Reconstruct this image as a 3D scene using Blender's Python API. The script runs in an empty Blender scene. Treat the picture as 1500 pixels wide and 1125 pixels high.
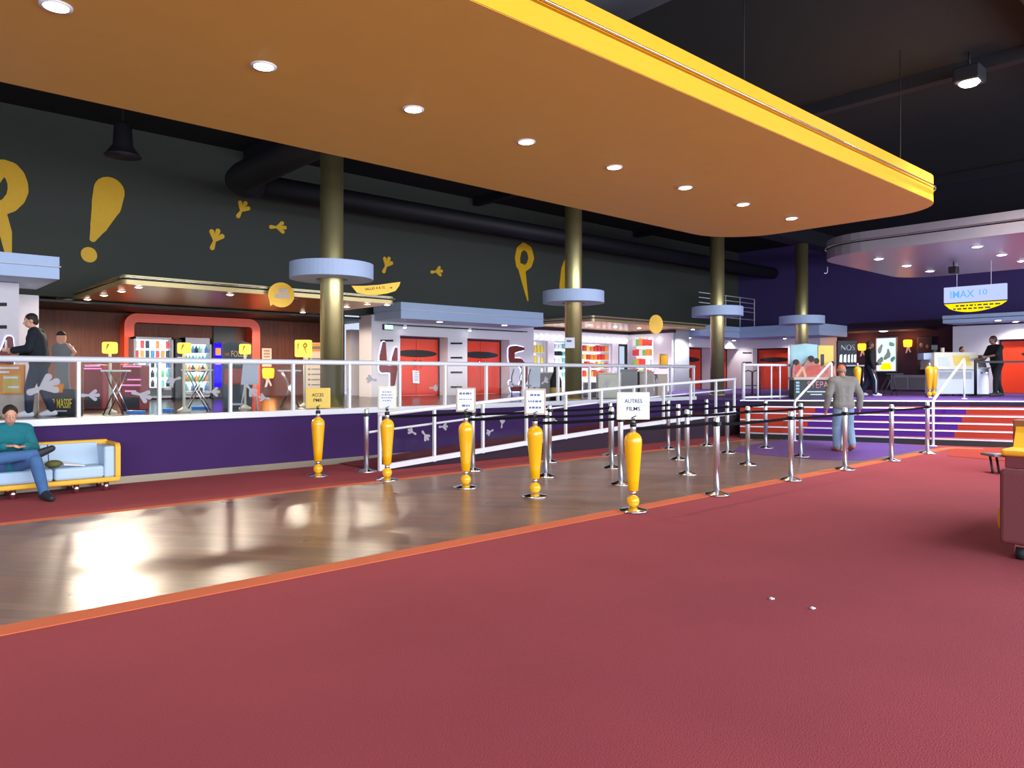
import bpy, bmesh, math, random
from mathutils import Vector, Matrix
random.seed(7)
COL = bpy.context.scene.collection
PI = math.pi
# ---------------------------------------------------------------- camera model
EYE = 1.55
FPX = 1083.0
RX, RY = 0.742, -0.670          # camera right in the hall's axes
FX, FY = 0.670, 0.742           # camera forward
UC, VH = 750.0, 548.0
PZ = 0.875                      # height of the raised platform

def ray(u):
    r = (u - UC) / FPX
    return RX * r + FX, RY * r + FY
def atd(u, d, v=None, z=None):
    x, y = ray(u)
    return Vector((x * d, y * d, EYE + (VH - v) / FPX * d if z is None else z))
def onz(u, v, z=0.0):           # point of the photo on a level plane
    return atd(u, (EYE - z) * FPX / (v - VH), v)
def ony(u, v, y):               # ... on a wall running along the hall
    return atd(u, y / ray(u)[1], v)
def onx(u, v, x):               # ... on a wall running across the hall
    return atd(u, x / ray(u)[0], v)
def camface():                  # heading of an object that faces the entrance side
    return -math.radians(42.1)

# ---------------------------------------------------------------- materials
MATS = {}
def newmat(name):
    m = bpy.data.materials.new(name); m.use_nodes = True
    nt = m.node_tree; nt.nodes.clear()
    out = nt.nodes.new('ShaderNodeOutputMaterial')
    return m, nt, out
def srgb(c):
    return tuple(((x / 255) / 12.92 if x / 255 <= 0.04045 else ((x / 255 + 0.055) / 1.055) ** 2.4) for x in c) + (1,)
def mat(name, rgb, rough=0.5, metal=0.0, noise=0.0, scale=40.0, emit=None, estr=0.0, coat=0.0, bump=0.0, spec=0.5):
    if name in MATS: return MATS[name]
    m, nt, out = newmat(name)
    b = nt.nodes.new('ShaderNodeBsdfPrincipled')
    nt.links.new(b.outputs[0], out.inputs[0])
    c = srgb(rgb)
    b.inputs['Base Color'].default_value = c
    b.inputs['Roughness'].default_value = rough
    b.inputs['Metallic'].default_value = metal
    b.inputs['Specular IOR Level'].default_value = spec
    if coat: b.inputs['Coat Weight'].default_value = coat
    if emit is not None:
        b.inputs['Emission Color'].default_value = srgb(emit)
        b.inputs['Emission Strength'].default_value = estr
    tc = nt.nodes.new('ShaderNodeTexCoord')
    n = nt.nodes.new('ShaderNodeTexNoise')
    n.inputs['Scale'].default_value = scale
    n.inputs['Detail'].default_value = 4
    nt.links.new(tc.outputs['Object'], n.inputs['Vector'])
    if noise:
        mx = nt.nodes.new('ShaderNodeMix'); mx.data_type = 'RGBA'
        mx.inputs[6].default_value = tuple(max(0, x * (1 - noise)) for x in c[:3]) + (1,)
        mx.inputs[7].default_value = tuple(min(1, x * (1 + noise)) for x in c[:3]) + (1,)
        nt.links.new(n.outputs[0], mx.inputs[0])
        nt.links.new(mx.outputs[2], b.inputs['Base Color'])
    if bump:
        bp = nt.nodes.new('ShaderNodeBump'); bp.inputs['Strength'].default_value = bump
        bp.inputs['Distance'].default_value = 0.01
        nt.links.new(n.outputs[0], bp.inputs['Height'])
        nt.links.new(bp.outputs[0], b.inputs['Normal'])
    MATS[name] = m
    return m
def emis(name, rgb, s):
    if name in MATS: return MATS[name]
    m, nt, out = newmat(name)
    e = nt.nodes.new('ShaderNodeEmission')
    e.inputs[0].default_value = srgb(rgb); e.inputs[1].default_value = s
    nt.links.new(e.outputs[0], out.inputs[0])
    MATS[name] = m
    return m
def glassmat(name, tint=(0.97, 0.98, 0.99), refl=0.06):
    m, nt, out = newmat(name)
    t = nt.nodes.new('ShaderNodeBsdfTransparent'); t.inputs[0].default_value = tint + (1,)
    g = nt.nodes.new('ShaderNodeBsdfGlossy'); g.inputs['Roughness'].default_value = 0.03
    lw = nt.nodes.new('ShaderNodeLayerWeight'); lw.inputs[0].default_value = 0.5
    pw = nt.nodes.new('ShaderNodeMath'); pw.operation = 'POWER'; pw.inputs[1].default_value = 4.0
    ml = nt.nodes.new('ShaderNodeMath'); ml.operation = 'MULTIPLY_ADD'; ml.inputs[1].default_value = 0.14; ml.inputs[2].default_value = 0.004
    mx = nt.nodes.new('ShaderNodeMixShader')
    nt.links.new(lw.outputs['Facing'], pw.inputs[0]); nt.links.new(pw.outputs[0], ml.inputs[0]); nt.links.new(ml.outputs[0], mx.inputs[0])
    nt.links.new(t.outputs[0], mx.inputs[1]); nt.links.new(g.outputs[0], mx.inputs[2])
    nt.links.new(mx.outputs[0], out.inputs[0])
    MATS[name] = m
    return m
def carpet(name, rgb, var=0.25):
    m, nt, out = newmat(name)
    b = nt.nodes.new('ShaderNodeBsdfPrincipled'); nt.links.new(b.outputs[0], out.inputs[0])
    b.inputs['Roughness'].default_value = 0.95
    b.inputs['Specular IOR Level'].default_value = 0.15
    b.inputs['Sheen Weight'].default_value = 0.05
    b.inputs['Sheen Roughness'].default_value = 0.5
    b.inputs['Sheen Tint'].default_value = (0.9, 0.5, 0.5, 1)
    tc = nt.nodes.new('ShaderNodeTexCoord')
    n1 = nt.nodes.new('ShaderNodeTexNoise'); n1.inputs['Scale'].default_value = 130; n1.inputs['Detail'].default_value = 3
    n2 = nt.nodes.new('ShaderNodeTexNoise'); n2.inputs['Scale'].default_value = 0.9; n2.inputs['Detail'].default_value = 5
    for n in (n1, n2): nt.links.new(tc.outputs['Object'], n.inputs['Vector'])
    ad = nt.nodes.new('ShaderNodeMath'); ad.operation = 'MULTIPLY_ADD'; ad.inputs[1].default_value = 0.6
    nt.links.new(n1.outputs[0], ad.inputs[0])
    sc = nt.nodes.new('ShaderNodeMath'); sc.operation = 'MULTIPLY'; sc.inputs[1].default_value = 0.4
    nt.links.new(n2.outputs[0], sc.inputs[0]); nt.links.new(sc.outputs[0], ad.inputs[2])
    c = srgb(rgb)
    mx = nt.nodes.new('ShaderNodeMix'); mx.data_type = 'RGBA'
    mx.inputs[6].default_value = tuple(x * (1 - var * 1.6) for x in c[:3]) + (1,)
    mx.inputs[7].default_value = tuple(min(1, x * (1 + var * 1.6)) for x in c[:3]) + (1,)
    nt.links.new(ad.outputs[0], mx.inputs[0]); nt.links.new(mx.outputs[2], b.inputs['Base Color'])
    bp = nt.nodes.new('ShaderNodeBump'); bp.inputs['Strength'].default_value = 0.5; bp.inputs['Distance'].default_value = 0.008
    nt.links.new(n1.outputs[0], bp.inputs['Height']); nt.links.new(bp.outputs[0], b.inputs['Normal'])
    MATS[name] = m
    return m
def planks(name, c1, c2, sx, sy, rough, ang=0.0, axis='XY'):
    m, nt, out = newmat(name)
    b = nt.nodes.new('ShaderNodeBsdfPrincipled'); nt.links.new(b.outputs[0], out.inputs[0])
    tc = nt.nodes.new('ShaderNodeTexCoord')
    mp = nt.nodes.new('ShaderNodeMapping')
    mp.inputs['Rotation'].default_value = (PI / 2, 0, ang) if axis == 'XZ' else (0, 0, ang)
    nt.links.new(tc.outputs['Object'], mp.inputs['Vector'])
    br = nt.nodes.new('ShaderNodeTexBrick')
    br.inputs['Scale'].default_value = 1.0
    br.inputs['Brick Width'].default_value = sx; br.inputs['Row Height'].default_value = sy
    br.inputs['Mortar Size'].default_value = 0.0025
    br.inputs['Color1'].default_value = srgb(c1); br.inputs['Color2'].default_value = srgb(c2)
    br.inputs['Mortar'].default_value = srgb(tuple(x * 0.45 for x in c1))
    nt.links.new(mp.outputs[0], br.inputs['Vector'])
    n = nt.nodes.new('ShaderNodeTexNoise'); n.inputs['Scale'].default_value = 3
    n.inputs['Detail'].default_value = 6
    mp2 = nt.nodes.new('ShaderNodeMapping'); mp2.inputs['Scale'].default_value = (1, 14, 1) if axis == 'XY' else (14, .6, 1)
    nt.links.new(mp.outputs[0], mp2.inputs['Vector']); nt.links.new(mp2.outputs[0], n.inputs['Vector'])
    hs = nt.nodes.new('ShaderNodeMix'); hs.data_type = 'RGBA'; hs.blend_type = 'MULTIPLY'
    hs.inputs[0].default_value = 0.6
    rp = nt.nodes.new('ShaderNodeValToRGB')
    rp.color_ramp.elements[0].color = (0.45, 0.45, 0.45, 1); rp.color_ramp.elements[1].color = (1.3, 1.3, 1.3, 1)
    rp.color_ramp.elements[0].position = 0.3; rp.color_ramp.elements[1].position = 0.7
    nt.links.new(n.outputs[0], rp.inputs[0])
    nt.links.new(br.outputs[0], hs.inputs[6]); nt.links.new(rp.outputs[0], hs.inputs[7])
    nt.links.new(hs.outputs[2], b.inputs['Base Color'])
    n3 = nt.nodes.new('ShaderNodeTexNoise'); n3.inputs['Scale'].default_value = 1.3; n3.inputs['Detail'].default_value = 5
    nt.links.new(tc.outputs['Object'], n3.inputs['Vector'])
    mr = nt.nodes.new('ShaderNodeMapRange'); mr.inputs[3].default_value = rough * 0.75; mr.inputs[4].default_value = rough * 1.35
    nt.links.new(n3.outputs[0], mr.inputs[0]); nt.links.new(mr.outputs[0], b.inputs['Roughness'])
    b.inputs['Specular IOR Level'].default_value = 0.75 if axis == 'XY' else 0.3
    MATS[name] = m
    return m
def brushed(name, rgb, rough, sc=(1, 1, 30), metal=1.0):
    m, nt, out = newmat(name)
    b = nt.nodes.new('ShaderNodeBsdfPrincipled'); nt.links.new(b.outputs[0], out.inputs[0])
    b.inputs['Base Color'].default_value = srgb(rgb); b.inputs['Metallic'].default_value = metal
    tc = nt.nodes.new('ShaderNodeTexCoord'); mp = nt.nodes.new('ShaderNodeMapping'); mp.inputs['Scale'].default_value = sc
    n = nt.nodes.new('ShaderNodeTexNoise'); n.inputs['Scale'].default_value = 8; n.inputs['Detail'].default_value = 4
    nt.links.new(tc.outputs['Object'], mp.inputs[0]); nt.links.new(mp.outputs[0], n.inputs['Vector'])
    mr = nt.nodes.new('ShaderNodeMapRange'); mr.inputs[3].default_value = rough * 0.8; mr.inputs[4].default_value = rough * 1.25
    nt.links.new(n.outputs[0], mr.inputs[0]); nt.links.new(mr.outputs[0], b.inputs['Roughness'])
    MATS[name] = m
    return m

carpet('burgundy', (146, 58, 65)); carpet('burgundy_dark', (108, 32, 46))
carpet('purple_carpet', (92, 62, 132)); carpet('orange_red_carpet', (158, 54, 36)); carpet('orange_carpet', (196, 100, 62), 0.12)
carpet('wall_purple', (66, 42, 92), 0.12); carpet('riser_purple', (70, 34, 124), 0.15)
planks('parquet', (134, 96, 70), (108, 75, 53), 1.4, 0.14, 0.29, math.radians(52))
planks('wood_wall', (112, 58, 34), (92, 46, 28), 0.5, 3.2, 0.5, 0, 'XZ')
planks('dark_floor', (52, 38, 36), (40, 30, 30), 1.2, 0.2, 0.2)
mat('dark_wall', (66, 70, 64), 0.9, noise=0.2, scale=60)
mat('ceiling_black', (8, 11, 18), 0.95, noise=0.3, scale=3)
mat('duct_black', (24, 25, 33), 0.6, noise=0.2, scale=6)
mat('purple_paint', (74, 58, 118), 0.9, noise=0.12, scale=30)
mat('plum_paint', (60, 36, 58), 0.85, noise=0.15, scale=20)
mat('white_wall', (206, 200, 206), 0.7, noise=0.05, scale=12)
mat('grey_wall', (150, 150, 156), 0.7, noise=0.05, scale=12)
mat('pale_blue', (170, 190, 222), 0.55, noise=0.03, scale=8)
mat('white_paint', (226, 228, 234), 0.35, noise=0.02)
mat('black', (14, 14, 17), 0.5, noise=0.2); mat('belt_black', (9, 9, 11), 0.8, noise=0.1, spec=0.1); mat('rubber', (22, 22, 25), 0.7, noise=0.2)
mat('canopy_yellow', (240, 172, 34), 0.42, noise=0.04, scale=2.5); mat('soffit_ochre', (212, 168, 74), 0.6, noise=0.05, scale=2.5)
mat('yellow_gloss', (246, 178, 10), 0.22, coat=0.5, noise=0.04, scale=10)
mat('letter_yellow', (238, 184, 14), 0.5, noise=0.06, scale=8)
mat('sign_gold', (226, 172, 44), 0.35, metal=0.3, noise=0.1, scale=8)
mat('door_red', (220, 58, 24), 0.4, noise=0.08, scale=3)
mat('number_red', (112, 34, 26), 0.4, noise=0.1, scale=10)
mat('arch_orange', (240, 78, 36), 0.4, noise=0.05, scale=5)
mat('sofa_blue', (176, 200, 222), 0.45, noise=0.06, scale=10, bump=0.1)
mat('sofa_yellow', (238, 176, 40), 0.45, noise=0.05, scale=10)
mat('sofa_burgundy', (112, 52, 56), 0.75, noise=0.15, scale=60)
mat('ivory', (216, 212, 190), 0.5, noise=0.05, scale=10)
mat('paper', (224, 226, 236), 0.7, noise=0.03, scale=20)
mat('paper_yellow', (226, 196, 96), 0.6, noise=0.04, scale=20)
mat('ink', (34, 36, 48), 0.8, noise=0.1); mat('ink_blue', (96, 104, 150), 0.8, noise=0.1)
mat('sticker', (196, 196, 204), 0.6, noise=0.05)
mat('skin', (206, 150, 122), 0.5, noise=0.06, scale=12); mat('skin_red', (214, 122, 82), 0.5, noise=0.06, scale=12)
mat('skin_brown', (120, 78, 58), 0.5, noise=0.06, scale=12)
mat('hair_dark', (36, 26, 22), 0.7, noise=0.3, scale=60); mat('hair_red', (92, 40, 30), 0.7, noise=0.3, scale=60); mat('hair_grey', (150, 132, 116), 0.8, noise=0.2, scale=60)
mat('eye_white', (235, 232, 228), 0.3, noise=0.02)
mat('lip', (168, 92, 82), 0.5, noise=0.05)
mat('cloth_grey', (128, 126, 120), 0.9, noise=0.14, scale=25, bump=0.3); mat('denim', (124, 146, 172), 0.9, noise=0.16, scale=30, bump=0.3)
mat('denim_mid', (64, 102, 150), 0.9, noise=0.18, scale=20, bump=0.3); mat('cloth_teal', (12, 108, 118), 0.85, noise=0.15, scale=20, bump=0.3)
mat('cloth_dark', (24, 30, 38), 0.9, noise=0.2, scale=20); mat('cloth_navy', (28, 34, 56), 0.9, noise=0.2, scale=20)
mat('cloth_black', (16, 16, 20), 0.9, noise=0.2, scale=20)
mat('shoe_dark', (34, 36, 44), 0.6, noise=0.2); mat('footprint_grey', (158, 156, 162), 0.6, noise=0.05); mat('shoe_pink', (170, 96, 78), 0.6, noise=0.1); mat('shoe_white', (220, 220, 224), 0.6, noise=0.05)
mat('board_slate', (74, 84, 92), 0.6, noise=0.15); mat('board_dark', (40, 46, 50), 0.6, noise=0.15); mat('board_grey', (112, 118, 122), 0.7, noise=0.2, scale=9)
mat('kiosk_red', (120, 24, 32), 0.4, noise=0.1); mat('beige', (186, 170, 156), 0.6, noise=0.1, scale=8)
mat('poster_orange', (226, 140, 40), 0.6, noise=0.1, scale=6); mat('poster_paper', (222, 200, 176), 0.7, noise=0.08, scale=10)
mat('poster_teal', (150, 190, 196), 0.7, noise=0.2, scale=5); mat('poster_yellow', (214, 180, 84), 0.7, noise=0.1, scale=6)
mat('poster_red', (180, 84, 74), 0.7, noise=0.3, scale=9); mat('poster_mix', (170, 110, 100), 0.7, noise=0.6, scale=12)
mat('text_pink', (236, 150, 190), 0.6, emit=(236, 130, 200), estr=0.5); mat('text_rose', (206, 140, 140), 0.6, noise=0.05)
mat('text_gold', (226, 206, 70), 0.6, noise=0.05); mat('text_silver', (196, 196, 200), 0.35, metal=0.6, noise=0.1)
mat('machine_grey', (126, 122, 128), 0.4, metal=0.3, noise=0.1, scale=10); mat('panel_grey', (196, 204, 214), 0.5, noise=0.04, scale=10)
mat('crate_grey', (142, 140, 138), 0.6, noise=0.15, scale=6); mat('blue_box', (70, 140, 226), 0.4, noise=0.05)
mat('snack_red', (214, 56, 50), 0.45, noise=0.2, scale=9); mat('snack_orange', (236, 140, 50), 0.45, noise=0.2, scale=9)
mat('snack_yellow', (240, 214, 90), 0.45, noise=0.2, scale=9); mat('snack_teal', (110, 190, 190), 0.4, noise=0.2, scale=9)
mat('snack_white', (226, 226, 220), 0.45, noise=0.1, scale=9); mat('snack_green', (110, 180, 90), 0.45, noise=0.2, scale=9); mat('snack_blue', (60, 120, 200), 0.4, noise=0.2, scale=9)
mat('brown_board', (150, 110, 60), 0.6, noise=0.1)
brushed('column_gold', (206, 194, 138), 0.38, (30, 30, 0.6), .85); brushed('gold_trim', (196, 178, 124), 0.4, (0.6, 30, 30), .5); brushed('copper_soffit', (206, 150, 92), 0.3, (.1, .1, .1), .7)
brushed('steel', (206, 208, 214), 0.28, (20, 20, 1)); brushed('chrome', (224, 226, 230), 0.14, (1, 1, 1)); brushed('silver_panel', (178, 176, 192), 0.36, (1, 1, 1), .6)
mat('grey_cap', (164, 164, 170), 0.5, noise=0.04)
brushed('post_alu', (214, 216, 224), 0.4, (20, 20, 1)); brushed('baseboard_metal', (150, 138, 120), 0.35, (1, 30, 30))
glassmat('glass')
emis('lamp_white', (255, 244, 224), 14); emis('lamp_cool', (240, 246, 255), 14); emis('bulb_glow', (244, 250, 255), 6); emis('halo_blue', (176, 194, 255), 2.6); mat('ramp_side_shade', (44, 26, 46), .9, noise=.1)
emis('vending_glow', (190, 240, 252), 1.7); emis('poster_glow', (205, 240, 240), 1.0); emis('lamp_orange', (255, 150, 30), 3.0); emis('sign_glow', (255, 218, 92), 1.15)
emis('exit_green', (170, 240, 200), 1.4); emis('exit_warm', (255, 246, 190), 2.4); emis('blue_glow', (40, 20, 235), 1.2); emis('sign_blue', (176, 190, 246), 0.85); emis('sign_yellow', (255, 216, 0), 0.95)
emis('ink_glow', (90, 160, 255), 0.95); emis('shop_glow', (250, 250, 244), .8); emis('flood', (255, 255, 250), 60)
M = MATS

# ---------------------------------------------------------------- mesh builder
class MB:
    def __init__(s):
        s.v = []; s.f = []; s.mi = []; s.sm = []; s.cur = 0; s.smooth = False; s.k = 0
    def add(s, vs, fs):
        o = len(s.v); s.v += [Vector(p) for p in vs]
        for f in fs:
            s.f.append([i + o for i in f]); s.mi.append(s.cur); s.sm.append(s.smooth)
        return s
    def box(s, a, b, bev=0.0):
        x0, y0, z0 = (min(a[i], b[i]) for i in range(3)); x1, y1, z1 = (max(a[i], b[i]) for i in range(3))
        if bev <= 0:
            vs = [(x0, y0, z0), (x1, y0, z0), (x1, y1, z0), (x0, y1, z0), (x0, y0, z1), (x1, y0, z1), (x1, y1, z1), (x0, y1, z1)]
            return s.add(vs, [(0, 3, 2, 1), (4, 5, 6, 7), (0, 1, 5, 4), (1, 2, 6, 5), (2, 3, 7, 6), (3, 0, 4, 7)])
        bev = min(bev, (x1 - x0) / 2.01, (y1 - y0) / 2.01, (z1 - z0) / 2.01)
        bm = bmesh.new()
        bmesh.ops.create_cube(bm, size=1)
        bmesh.ops.scale(bm, vec=(x1 - x0, y1 - y0, z1 - z0), verts=bm.verts)
        bmesh.ops.translate(bm, vec=((x0 + x1) / 2, (y0 + y1) / 2, (z0 + z1) / 2), verts=bm.verts)
        bmesh.ops.bevel(bm, geom=bm.edges[:], offset=bev, segments=3, affect='EDGES', profile=0.5)
        bm.verts.index_update()
        s.add([v.co.copy() for v in bm.verts], [[v.index for v in f.verts] for f in bm.faces])
        bm.free(); return s
    def tube(s, pts, r, n=10, closed=False, caps=True):
        pts = [Vector(p) for p in pts]; k = len(pts)
        rs = r if isinstance(r, (list, tuple)) else [r] * k
        ref = None; vs = []
        for i, p in enumerate(pts):
            a = pts[i - 1] if (i > 0 or closed) else p
            b = pts[(i + 1) % k] if (i < k - 1 or closed) else p
            t = (b - a).normalized()
            if ref is None:
                up = Vector((0, 0, 1)) if abs(t.z) < 0.9 else Vector((1, 0, 0))
                ref = t.cross(up).normalized()
            else:
                ref = (ref - t * ref.dot(t)).normalized()
            q = t.cross(ref)
            for j in range(n):
                an = 2 * PI * j / n
                vs.append(p + (ref * math.cos(an) + q * math.sin(an)) * rs[i])
        fs = []
        for i in range(k if closed else k - 1):
            for j in range(n):
                a0 = i * n; b0 = ((i + 1) % k) * n
                fs.append((a0 + j, a0 + (j + 1) % n, b0 + (j + 1) % n, b0 + j))
        if caps and not closed:
            fs.append(tuple(reversed(range(n)))); fs.append(tuple(range((k - 1) * n, k * n)))
        old = s.smooth; s.smooth = True; s.add(vs, fs); s.smooth = old
        return s
    def lathe(s, prof, c=(0, 0, 0), n=24, smooth=True):
        vs = []; k = len(prof)
        for r, z in prof:
            for j in range(n):
                a = 2 * PI * j / n
                vs.append((c[0] + max(r, 1e-4) * math.cos(a), c[1] + max(r, 1e-4) * math.sin(a), c[2] + z))
        fs = [(i * n + j, i * n + (j + 1) % n, (i + 1) * n + (j + 1) % n, (i + 1) * n + j) for i in range(k - 1) for j in range(n)]
        fs.append(tuple(reversed(range(n)))); fs.append(tuple(range((k - 1) * n, k * n)))
        old = s.smooth; s.smooth = smooth; s.add(vs, fs); s.smooth = old
        return s
    def ball(s, c, r, n=14, m=8):
        rr = r if isinstance(r, (list, tuple)) else (r, r, r)
        vs = [(c[0], c[1], c[2] - rr[2])]
        for i in range(1, m):
            ph = -PI / 2 + PI * i / m
            for j in range(n):
                a = 2 * PI * j / n
                vs.append((c[0] + rr[0] * math.cos(ph) * math.cos(a), c[1] + rr[1] * math.cos(ph) * math.sin(a), c[2] + rr[2] * math.sin(ph)))
        vs.append((c[0], c[1], c[2] + rr[2])); top = len(vs) - 1
        fs = [(0, 1 + (j + 1) % n, 1 + j) for j in range(n)]
        for i in range(m - 2):
            for j in range(n):
                fs.append((1 + i * n + j, 1 + i * n + (j + 1) % n, 1 + (i + 1) * n + (j + 1) % n, 1 + (i + 1) * n + j))
        fs += [(top, 1 + (m - 2) * n + j, 1 + (m - 2) * n + (j + 1) % n) for j in range(n)]
        old = s.smooth; s.smooth = True; s.add(vs, fs); s.smooth = old
        return s
    def cap(s, a, b, ra, rb=None, n=12):          # capsule with two radii
        rb = ra if rb is None else rb
        a = Vector(a); b = Vector(b); t = b - a; L = t.length
        t = t / L if L > 1e-6 else Vector((0, 0, 1))
        up = Vector((0, 0, 1)) if abs(t.z) < 0.9 else Vector((1, 0, 0))
        x = t.cross(up).normalized(); y = t.cross(x)
        rings = []
        for i in range(1, 5): ph = -PI / 2 + PI / 2 * i / 4; rings.append((a + t * (math.sin(ph) * ra), ra * math.cos(ph)))
        for i in range(0, 4): ph = PI / 2 * i / 4; rings.append((b + t * (math.sin(ph) * rb), rb * math.cos(ph)))
        vs = [a - t * ra]
        for p, r in rings:
            for j in range(n):
                an = 2 * PI * j / n; vs.append(p + (x * math.cos(an) + y * math.sin(an)) * r)
        vs.append(b + t * rb); e = len(vs) - 1; k = len(rings)
        fs = [(0, 1 + (j + 1) % n, 1 + j) for j in range(n)]
        for i in range(k - 1):
            for j in range(n): fs.append((1 + i * n + j, 1 + i * n + (j + 1) % n, 1 + (i + 1) * n + (j + 1) % n, 1 + (i + 1) * n + j))
        fs += [(e, 1 + (k - 1) * n + j, 1 + (k - 1) * n + (j + 1) % n) for j in range(n)]
        old = s.smooth; s.smooth = True; s.add(vs, fs); s.smooth = old
        return s
    def prism(s, poly, vec):                      # planar polygon pushed along vec
        poly = [Vector(p) for p in poly]; vec = Vector(vec); n = len(poly)
        nrm = Vector((0, 0, 0))
        for i in range(n): nrm += poly[i].cross(poly[(i + 1) % n])
        if nrm.dot(vec) > 0: poly = poly[::-1]
        vs = poly + [p + vec for p in poly]
        fs = [tuple(range(n)), tuple(reversed(range(n, 2 * n)))]
        fs += [(i, n + i, n + (i + 1) % n, (i + 1) % n) for i in range(n)]
        return s.add(vs, fs)
    def slab(s, xy, z0, z1):
        return s.prism([(p[0], p[1], z0) for p in xy], (0, 0, z1 - z0))
    def stroke(s, pts, rs, fr, th, n=8):          # flat rounded stroke on a plane; fr maps (p, q) to 3D, th = depth vector
        if not isinstance(rs, (list, tuple)): rs = [rs] * len(pts)
        for i in range(len(pts) - 1):
            (x0, y0), (x1, y1) = pts[i], pts[i + 1]
            an = math.atan2(y1 - y0, x1 - x0)
            poly = []
            for j in range(n + 1):
                t = an + PI / 2 + PI * j / n; poly.append((x0 + rs[i] * math.cos(t), y0 + rs[i] * math.sin(t)))
            for j in range(n + 1):
                t = an - PI / 2 + PI * j / n; poly.append((x1 + rs[i + 1] * math.cos(t), y1 + rs[i + 1] * math.sin(t)))
            s.k += 1; o_ = Vector(th) * (-.03 * s.k)
            s.prism([fr(*p) + o_ for p in poly], Vector(th) * 1.0)
        return s
    def build(s, name, m=None, parent=None, world=False):
        me = bpy.data.meshes.new(name)
        vs = s.v
        if world and parent is not None:
            inv = parent.matrix_basis.inverted() if parent.parent is None else (parent.parent.matrix_basis @ parent.matrix_basis).inverted()
            vs = [inv @ v for v in vs]
        me.from_pydata([tuple(v) for v in vs], [], s.f)
        ms = m if isinstance(m, (list, tuple)) else [m]
        for q in ms: me.materials.append(M[q] if isinstance(q, str) else q)
        for i, p in enumerate(me.polygons):
            p.material_index = s.mi[i] if s.mi[i] < len(ms) else 0; p.use_smooth = s.sm[i]
        bm = bmesh.new(); bm.from_mesh(me); bmesh.ops.recalc_face_normals(bm, faces=bm.faces[:]) if len(bm.faces) < 60000 else None
        bm.to_mesh(me); bm.free()
        me.update()
        o = bpy.data.objects.new(name, me); COL.objects.link(o)
        if parent is not None: o.parent = parent
        return o

def tag(o, label, cat, group=None):
    o['label'] = label; o['category'] = cat
    if group: o['group'] = group
    return o
def struct(o, label=None):
    o['kind'] = 'structure'
    if label: o['label'] = label
    return o
def thing(name, label, cat, loc=(0, 0, 0), rotz=0.0, group=None):
    o = bpy.data.objects.new(name, None); COL.objects.link(o)
    o.matrix_basis = Matrix.Translation(Vector(loc)) @ Matrix.Rotation(rotz, 4, 'Z')
    o.empty_display_size = 0.1
    return tag(o, label, cat, group)
def dup(root, loc, rotz, label, group=None):
    r = root.copy(); COL.objects.link(r)
    r.matrix_basis = Matrix.Translation(Vector(loc)) @ Matrix.Rotation(rotz, 4, 'Z')
    r['label'] = label
    if group: r['group'] = group
    for ch in list(root.children):
        c = ch.copy(); COL.objects.link(c); c.parent = r
        for g in list(ch.children):
            d = g.copy(); COL.objects.link(d); d.parent = c
    return r
def text(body, h, m, parent, loc, rot=(PI / 2, 0, 0), name='lettering', w=None, depth=0.003, align='CENTER'):
    cu = bpy.data.curves.new('t', 'FONT'); cu.body = body; cu.size = 1.0; cu.align_x = align; cu.align_y = 'CENTER'
    cu.extrude = 0.0; cu.resolution_u = 3; cu.offset = 0.003
    t = bpy.data.objects.new('t', cu); COL.objects.link(t)
    dg = bpy.context.evaluated_depsgraph_get()
    me = bpy.data.meshes.new_from_object(t.evaluated_get(dg))
    bpy.data.objects.remove(t)
    xs = [v.co.x for v in me.vertices]; ys = [v.co.y for v in me.vertices]
    cx, cy = (min(xs) + max(xs)) / 2, (min(ys) + max(ys)) / 2
    sy = h / max(1e-3, max(ys) - min(ys)); sx = sy if w is None else w / max(1e-3, max(xs) - min(xs))
    bm = bmesh.new(); bm.from_mesh(me)
    for v in bm.verts: v.co = Vector(((v.co.x - cx) * sx, (v.co.y - cy) * sy, 0))
    fs = bmesh.ops.extrude_face_region(bm, geom=bm.faces[:])
    bmesh.ops.translate(bm, vec=(0, 0, depth), verts=[e for e in fs['geom'] if isinstance(e, bmesh.types.BMVert)])
    bm.to_mesh(me); bm.free(); me.materials.clear(); me.materials.append(M[m])
    o = bpy.data.objects.new(name, me); COL.objects.link(o); o.parent = parent
    o.location = loc; o.rotation_euler = rot
    return o
def rounded(x0, y0, x1, y1, r, n=8):
    rs = r if isinstance(r, (list, tuple)) else [r] * 4
    out = []
    for (cx, cy, a0), q in zip(((x1, y1, 0), (x0, y1, 90), (x0, y0, 180), (x1, y0, 270)), rs):
        q = max(q, 1e-3)
        px = cx - q if cx == x1 else cx + q; py = cy - q if cy == y1 else cy + q
        for i in range(n + 1):
            a = math.radians(a0 + 90 * i / n); out.append((px + q * math.cos(a), py + q * math.sin(a)))
    return out

ORD = ['first', 'second', 'third', 'fourth', 'fifth', 'sixth', 'seventh', 'eighth', 'ninth', 'tenth', 'eleventh', 'twelfth', 'thirteenth', 'fourteenth', 'fifteenth', 'sixteenth', 'seventeenth', 'eighteenth', 'nineteenth', 'twentieth']
CANOPY_W = 110; RECESS_W = 210; SILVER_W = 260; BLOCK_W = 120; FLOOD_W = 1700
DAY_W = 4200; SHOP_W = 30; WORLD_S = 0.7; EXPO = 0.6
# ================================================================ SETTING
def H(X, Y): return (RX * X + FX * Y, RY * X + FY * Y)      # camera-plan metres -> hall
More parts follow.
